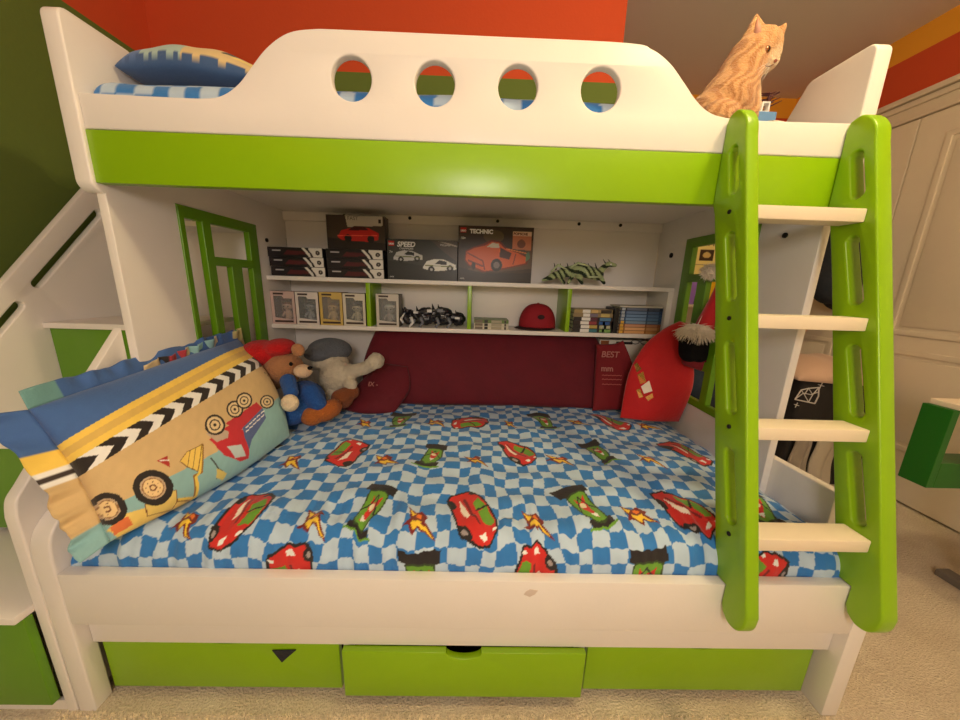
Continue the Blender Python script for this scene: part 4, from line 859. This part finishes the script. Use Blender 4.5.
# two piles of comic books
cols = [((36, 34, 38), [(.0, .06, (30, 30, 30)), (.20, .42, (238, 236, 232)), (.42, .62, (60, 120, 130)), (.68, .96, (120, 160, 90)), (.75, .8, (240, 240, 230))]),
        ((36, 30, 34), [(.20, .42, (238, 236, 232)), (.42, .62, (200, 170, 90)), (.68, .96, (180, 180, 150)), (.80, .86, (240, 240, 230))]),
        ((44, 32, 32), [(.20, .42, (238, 236, 232)), (.42, .62, (150, 60, 70)), (.68, .96, (40, 90, 160)), (.78, .84, (240, 240, 230))]),
        ((40, 34, 40), [(.20, .42, (238, 236, 232)), (.42, .60, (96, 40, 60)), (.66, .94, (84, 130, 170))]),
        ((150, 130, 96), [(.25, .42, (238, 236, 232)), (.42, .62, (120, 110, 130)), (.70, .92, (200, 180, 110))]),
        ((170, 146, 100), [(.22, .42, (238, 236, 232)), (.45, .62, (214, 180, 120)), (.70, .98, (60, 52, 44))])]
ordn = ('lowest', 'second from the bottom', 'third from the bottom', 'third from the top', 'second from the top', 'topmost')
desc = ('teal and green', 'tan and grey', 'red and blue', 'plum and light blue', 'beige and mauve', 'tan and dark')
for k in range(6):
    flatbook('%s comic book, %s in pile beside right green divider' % (desc[k], ordn[k]), 1.490+.004*(k % 2), 1.695-.004*(k % 3), Z2+k*.0195, Z2+k*.0195+.019, *cols[k], 'comic books piled beside the right green divider')
o = tag(obj('book', bx(1.700, 1.722, 1.0, 1.13, Z2, Z2+.128, .001), blki), 'black book standing upright between the two piles of books on the lower shelf', 'book')
blues = [(150, 96, 40), (160, 110, 60), (140, 84, 50), (60, 84, 110), (50, 84, 124), (44, 76, 116), (36, 62, 100), (34, 44, 66)]
o8 = ('lowest', 'second lowest', 'third from the bottom', 'fourth from the bottom', 'fourth from the top', 'third from the top', 'second from the top', 'topmost')
d8 = ('brown', 'tan', 'rust', 'slate', 'mid blue', 'blue', 'deep blue', 'navy')
for k in range(8):
    c = blues[k]; l = tuple(min(255, x+70) for x in c)
    flatbook('thin %s book, %s in pile at lower shelf right end' % (d8[k], o8[k]), 1.728+.002*(k % 2), 1.942, Z2+k*.0165, Z2+k*.0165+.016, c, [(.02, .10, (226, 176, 70) if k < 4 else (170, 180, 196)), (.14, .62, l), (.66, .92, tuple(min(255, x+36) for x in c))], 'books piled at the right end of the lower shelf')
o = tag(obj('booklet', bx(1.722, 1.946, 1.0, 1.13, Z2+8*.0165, Z2+8*.0165+.008, .001), mat('pale_cover', (196, 190, 176), .5)), 'pale booklet lying on top of the right pile of books on the lower shelf', 'booklet')
# papers and cable behind the red cushions, hung under the shelf: small box
pb = thing('storage_box', 'white cardboard box with brown corner, under lower shelf behind the dark red cushion', 'box', (1.80, 1.12, .56))
obj('carton', bx(1.68, 1.945, 1.105, 1.195, .56, .885, .002), mat('white_card', (235, 228, 214), .6), pb); obj('lid_label', bx(1.685, 1.73, 1.1035, 1.106, .83, .88), mat('brown_card', (150, 84, 40), .6), pb)
obj('printed_strip', bx(1.77, 1.86, 1.1035, 1.106, .862, .876), blki, pb)
gl = thing('spectacles', 'black rimmed glasses lying on the white box under the lower shelf', 'glasses', (1.87, 1.09, .85))
for s in (0, 1):
    bm = bmesh.new(); pts_ = [(1.87+s*.052+.022*math.cos(a), 1.095, .878+.011*math.sin(a)) for a in np.linspace(0, 2*PI, 19)]; obj('rim', tube(pts_, .0018, 6), blki, gl, PI)
obj('bridge', tube([(1.892, 1.095, .882), (1.900, 1.095, .882)], .0016, 6), blki, gl, PI)

# ================================================================== CAT
cat = thing('cat', 'ginger tabby cat sitting at the right end of the upper bunk, looking to the right', 'cat', (1.76, .55, 1.66))
cY = .50
def K(u, v, dy=0): return W(u, v, cY+dy)
def catcol(co):
    n = noise3(co, 25, 3); n2 = noise3(co, 110, 9)
    base = np.array(lin((214, 162, 108))); dk = np.array(lin((176, 112, 56))); lt = np.array(lin((240, 212, 172)))
    hc_ = np.array(K(762, 47)); d = np.linalg.norm(co-hc_, axis=1)
    st_ = np.sin((co[:, 0]*.8-co[:, 2]*.5)*260+3.5*n+2*np.sin(co[:, 2]*80))
    st_ = np.clip((st_+.1)*2.0, 0, 1)*np.clip((d-.045)*30, .30, 1)
    C = base*(1-st_[:, None]*.75)+dk*st_[:, None]*.75
    mz = np.array(K(767, 66)); dm = np.linalg.norm((co-mz)*np.array([1, .7, 1]), axis=1)
    a = np.clip(1-(dm-.028)/.020, 0, 1)[:, None]; C = C*(1-a)+lt*a
    ch = np.array(K(757, 95)); dc = np.linalg.norm((co-ch), axis=1); a = np.clip(1-(dc-.03)/.035, 0, 1)[:, None]*.75; C = C*(1-a)+lt*a
    return np.clip(C*(1+.16*n2)[:, None], 0, 1)
head = K(760, 47)
shapes = [('b', K(760, 48), (.058, .050, .052)), ('b', K(767, 56), (.034, .038, .032)), ('b', K(770.5, 62), (.021, .026, .016)), ('c', K(771, 54, -.005), K(774.5, 60, -.008), .015, .011), ('b', K(767, 66), (.018, .022, .014)), ('b', K(757, 59), (.048, .044, .044)), ('b', K(766, 64), (.030, .030, .024)),
          ('c', K(748, 58), K(737, 78), .056, .062), ('c', K(738, 78), K(724, 105), .060, .080), ('c', K(716, 112, .06), K(722, 112, .03), .070, .075), ('b', K(706, 113), (.055, .07, .055)), ('b', K(721, 115, -.07), (.055, .03, .040)),
          ('c', K(744, 84, -.01), K(745, 118, -.02), .040, .034), ('c', K(746, 84, .03), K(750, 118, .03), .036, .030),
          ('c', K(749, 38), K(756, 15), .020, .004), ('c', K(755, 36), K(757, 14), .020, .004), ('c', K(761, 36), K(758, 16), .017, .004), ('c', K(746, 42), K(753, 24), .014, .006), ('c', K(771, 37, .03), K(787, 23, .03), .016, .003), ('c', K(777, 42, .03), K(787, 24, .03), .013, .003)]
blob('cat_body', shapes, .0042, print_fur, cat, catcol, sm_it=5, disp=lambda co: .0012*noise3(co, 140)+.0012*noise3(co, 60))
obj('inner_ear', cone(K(757.5, 37, -.026), K(757.5, 19, -.008), .015, .002, 12), mat('ear_pink', (206, 150, 128), .8), cat, PI)
for (u, v, dy) in ((766.8, 49.5, -.050),):
    e = K(u, v, dy); obj('eye', ball(e, (.0105, .007, .0100), 16), mat('amber_eye', (150, 84, 24), .1, coat=.6), cat, PI)
    obj('pupil', ball(e+Vector((.001, -.0035, 0)), (.0065, .0035, .0080), 12), mat('black_gloss', (8, 6, 6), .08), cat, PI)
obj('nose', ball(K(774.8, 61, -.026), (.0065, .006, .0045), 12), mat('nose_pink', (150, 84, 70), .5), cat, PI)
obj('mouth', tube([K(773.5, 64.5, -.026), K(769, 66.5, -.034), K(764, 65.5, -.040)], .0012, 6), mat('mouth_brown', (130, 80, 56), .8), cat, PI)
bm = bmesh.new()
for k in range(5): tube([K(771, 62+k*.6, -.022), K(762+k, 66+k*2.2, -.055), K(757+k, 70+k*3, -.062)], [.0005, .0004, .0002], 4, bm)
obj('whiskers', bm, ink, cat)
# white edge of a collar of light fur along the nape is a thin collar
# things at the right end of the upper bunk
tt = thing('toy_tree', 'small dark twiggy toy bush at the right end of the upper bunk behind the cat', 'toy', tuple(W(766, 112, .62)))
twm = mat('dark_twig', (74, 30, 36), .7); rr = random.Random(2); c0 = W(766, 113, .62); bm = bmesh.new()
cone(c0-Vector((0, 0, .03)), c0+Vector((0, 0, .05)), .006, .003, 8, bm)
for i in range(26):
    a = rr.uniform(0, 2*PI); z = rr.uniform(0, .06); L_ = rr.uniform(.02, .042)*(1-z*6); p0 = c0+Vector((0, 0, z)); tube([p0, p0+Vector((math.cos(a)*L_, math.sin(a)*L_, L_*.35))], [.003, .001], 5, bm)
obj('twigs', bm, twm, tt)
tr = thing('toy_truck', 'tiny blue toy truck with a white frame on the upper bunk beside the twiggy bush', 'toy', tuple(W(763, 116, .5)))
c0 = W(763, 117, .50); obj('truck_body', bx(c0.x-.03, c0.x+.035, .49, .53, c0.z-.05, c0.z+.012, .004), mat('toy_blue', (96, 140, 190), .4), tr)
obj('cab_frame', plate([[(c0.x-.014, c0.z+.012), (c0.x+.014, c0.z+.012), (c0.x+.014, c0.z+.042), (c0.x-.010, c0.z+.042)], [(c0.x-.008, c0.z+.016), (c0.x+.009, c0.z+.016), (c0.x+.009, c0.z+.037), (c0.x-.006, c0.z+.037)]], 'Y', .497, .515, .001), wm2, tr)
for s in (-1, 1): obj('wheel', cone((c0.x+s*.018, .486, c0.z-.045), (c0.x+s*.018, .495, c0.z-.045), .012, .012, 14), blki, tr)
def blk_p(U, V):
    p = Paint(U, V, (206, 190, 176)); k = wob(U, V, (22, 40), 6); p.C[k > .25] = lin((96, 40, 30)); p.C[k < -.4] = lin((120, 120, 96)); return p
qx = [Vector((1.78, .345, 1.612)), Vector((1.96, .345, 1.612)), Vector((1.96, .62, 1.62)), Vector((1.78, .62, 1.62))]
fb = tag(cushion('blanket', [qx[0], qx[1]], [qx[3], qx[2]], [qx[0], qx[3]], [qx[1], qx[2]], .022, 60, 60, blk_p, back=.2, amp=.008, seed=8)[0], 'crumpled brown, white and grey patterned cloth on the upper bunk by the right end panel', 'blanket')
# black cloth corner caught in the left drawer
cl = obj('cloth', plate([[(.461, .160), (.527, .162), (.500, .135), (.484, .117), (.474, .135)]], 'Y', .0400, .0430, .0008), mat('black_cloth', (34, 34, 46), .8, bump=.3, bscale=90))
tag(cl, 'dark cloth corner sticking out over the top of the left drawer', 'cloth')

# ================================================================== RIGHT SIDE OF ROOM
dk = thing('desk', 'white-topped desk with a dark green frame and grey metal foot at the right edge', 'desk', (3.0, .4, 0))
dgm = mat('dark_green_paint', (20, 100, 20), .4)
obj('desk_top', bx(2.615, 3.40, .0, .42, .795, .815, .003), mat('desk_top_white', (232, 214, 190), .4), dk)
obj('side_panel', bx(2.60, 2.625, .345, .425, .505, .795, .002), dgm, dk)
obj('tray', bx(2.6255, 3.40, .345, .425, .505, .60, .002), dgm, dk)
mg = mat('grey_metal', (120, 112, 104), .5); obj('foot', bx(3.00, 3.06, .05, .49, .0, .03, .006), mg, dk); obj('leg', bx(3.01, 3.05, .36, .40, .03, .505, .003), mg, dk)
# laundry hamper with clothes
hp = thing('laundry_bin', 'black fabric bin printed with a white diamond and sparkles, between bed and closet', 'laundry bin', (3.1, 1.3, 0))
bfab = mat('black_fabric', (34, 30, 30), .85, bump=.2, bscale=120)
obj('bin_body', bx(2.90, 3.40, 1.14, 1.55, .0, .68, .03, seg=4), bfab, hp, PI/4)
lt = mat('white_print', (206, 200, 196), .6)
def dl(pts, w=.005):
    bm = bmesh.new(); tube([W(u, v, 1.137) for u, v in pts], w, 6, bm); obj('diamond_print', bm, lt, hp)
zz2 = lambda L: [(770+a/4.8, 340+b/4.8) for a, b in L]
dl(zz2([(150, 240), (185, 232), (235, 228), (232, 270), (215, 305), (120, 285), (150, 240)]), .0035); dl(zz2([(122, 283), (160, 255), (195, 262), (234, 250)]), .0025); dl(zz2([(150, 240), (165, 262), (185, 232), (205, 262), (235, 228)]), .0025); dl(zz2([(165, 262), (185, 298), (205, 262)]), .0025)
for x, y, s in ((245, 218, 14), (127, 312, 11)): dl(zz2([(x-s, y-s*.3), (x+s, y+s*.3)]), .0022); dl(zz2([(x+s*.5, y-s), (x-s*.5, y+s)]), .0022)
bl = cushion('blanket', [Vector((2.86, 1.13, .675)), Vector((3.12, 1.11, .665)), Vector((3.42, 1.13, .65))], [Vector((2.88, 1.5, .70)), Vector((3.40, 1.5, .70))], [Vector((2.86, 1.13, .675)), Vector((2.88, 1.5, .70))], [Vector((3.42, 1.13, .65)), Vector((3.40, 1.5, .70))], .10, 80, 60, lambda a, b: Paint(a, b, (206, 172, 150)), back=.1, amp=.014, seed=17)[0]
tag(bl, 'pinkish beige folded blanket lying on top of the black laundry bin', 'blanket')
def tro(x0, x1, rgb, lab, y=1.10):
    bm = bmesh.new(); U, V = np.meshgrid(np.linspace(0, 1, 40), np.linspace(0, 1, 50), indexing='ij')
    X = x0+(x1-x0)*U+.006*np.sin(V*9); Y = y+.012*np.sin(U*9+V*2)-.03*V*0; Zz = .36*(1-V)+.0*U
    me = grid_mesh('trousers', np.stack([X, Y, Zz+.005], -1), np.ones(U.shape+(3,))*np.array(lin(rgb))); me.materials.append(print_fab)
    o = link(bpy.data.objects.new('trouser_leg', me)); md = o.modifiers.new('t', 'SOLIDIFY'); md.thickness = .012; tag(o, lab, 'clothing', 'pale clothes in front of the laundry bin')
tro(2.90, 3.00, (150, 138, 124), 'greyish hanging cloth in front of the black bin, the left of two pale ones', 1.10); tro(3.03, 3.15, (190, 178, 160), 'lighter hanging cloth in front of the black bin, the right of two pale ones', 1.10)
jk = blob('hanging_jacket', [('c', (3.30, 1.50, 1.62), (3.26, 1.46, 1.30), .07, .10), ('b', (3.22, 1.42, 1.22), (.10, .10, .12)), ('c', (3.36, 1.52, 1.5), (3.38, 1.50, 1.15), .08, .09)], .015, mat('dark_navy_cloth', (28, 34, 44), .85, bump=.3, bscale=60), None)
tag(jk, 'dark jacket hanging on the closet door, seen between the bed end and the ladder', 'jacket')
bi = thing('storage_basket', 'dark blue bundle of clothes behind the bed seen through the lower window opening', 'clothes', (2.35, 1.0, 0))
blob('cloth_bundle', [('b', (2.42, 1.15, .66), (.22, .20, .12)), ('b', (2.30, 1.1, .62), (.15, .15, .12)), ('b', (2.5, 1.25, .35), (.22, .2, .35))], .02, mat('navy_denim', (34, 48, 72), .85, bump=.3, bscale=60), bi)

# ================================================================== LIGHT
def area(nm, loc, tgt, size, power, rgb, shape='DISK'):
    l = bpy.data.lights.new(nm, 'AREA'); l.shape = shape; l.size = size; l.energy = power; l.color = rgb
    o = bpy.data.objects.new(nm, l); COL.objects.link(o); o.location = loc; o.rotation_euler = (Vector(tgt)-Vector(loc)).to_track_quat('-Z', 'Y').to_euler(); return o
pl_ = bpy.data.lights.new('ceiling_lamp', 'POINT'); pl_.energy = 44; pl_.color = (1, .78, .42); pl_.shadow_soft_size = .09
lo = bpy.data.objects.new('ceiling_lamp', pl_); COL.objects.link(lo); lo.location = (2.0, -.27, 2.60)
p2_ = bpy.data.lights.new('fill_light', 'POINT'); p2_.energy = 50; p2_.color = (1, .90, .83); p2_.shadow_soft_size = .25  # added fill from behind the camera, stands for no real fixture
lo = bpy.data.objects.new('fill_light', p2_); COL.objects.link(lo); lo.location = (1.0, -1.75, 1.6)
wd = bpy.data.worlds.new('world'); S.world = wd; wd.use_nodes = True; wd.node_tree.nodes['Background'].inputs[0].default_value = (.02, .017, .013, 1)
vs = S.view_settings; S.display_settings.display_device = 'sRGB'; vs.view_transform = 'Standard'; vs.look = 'None'; vs.gamma = 1; vs.exposure = .1; vs.use_curve_mapping = False
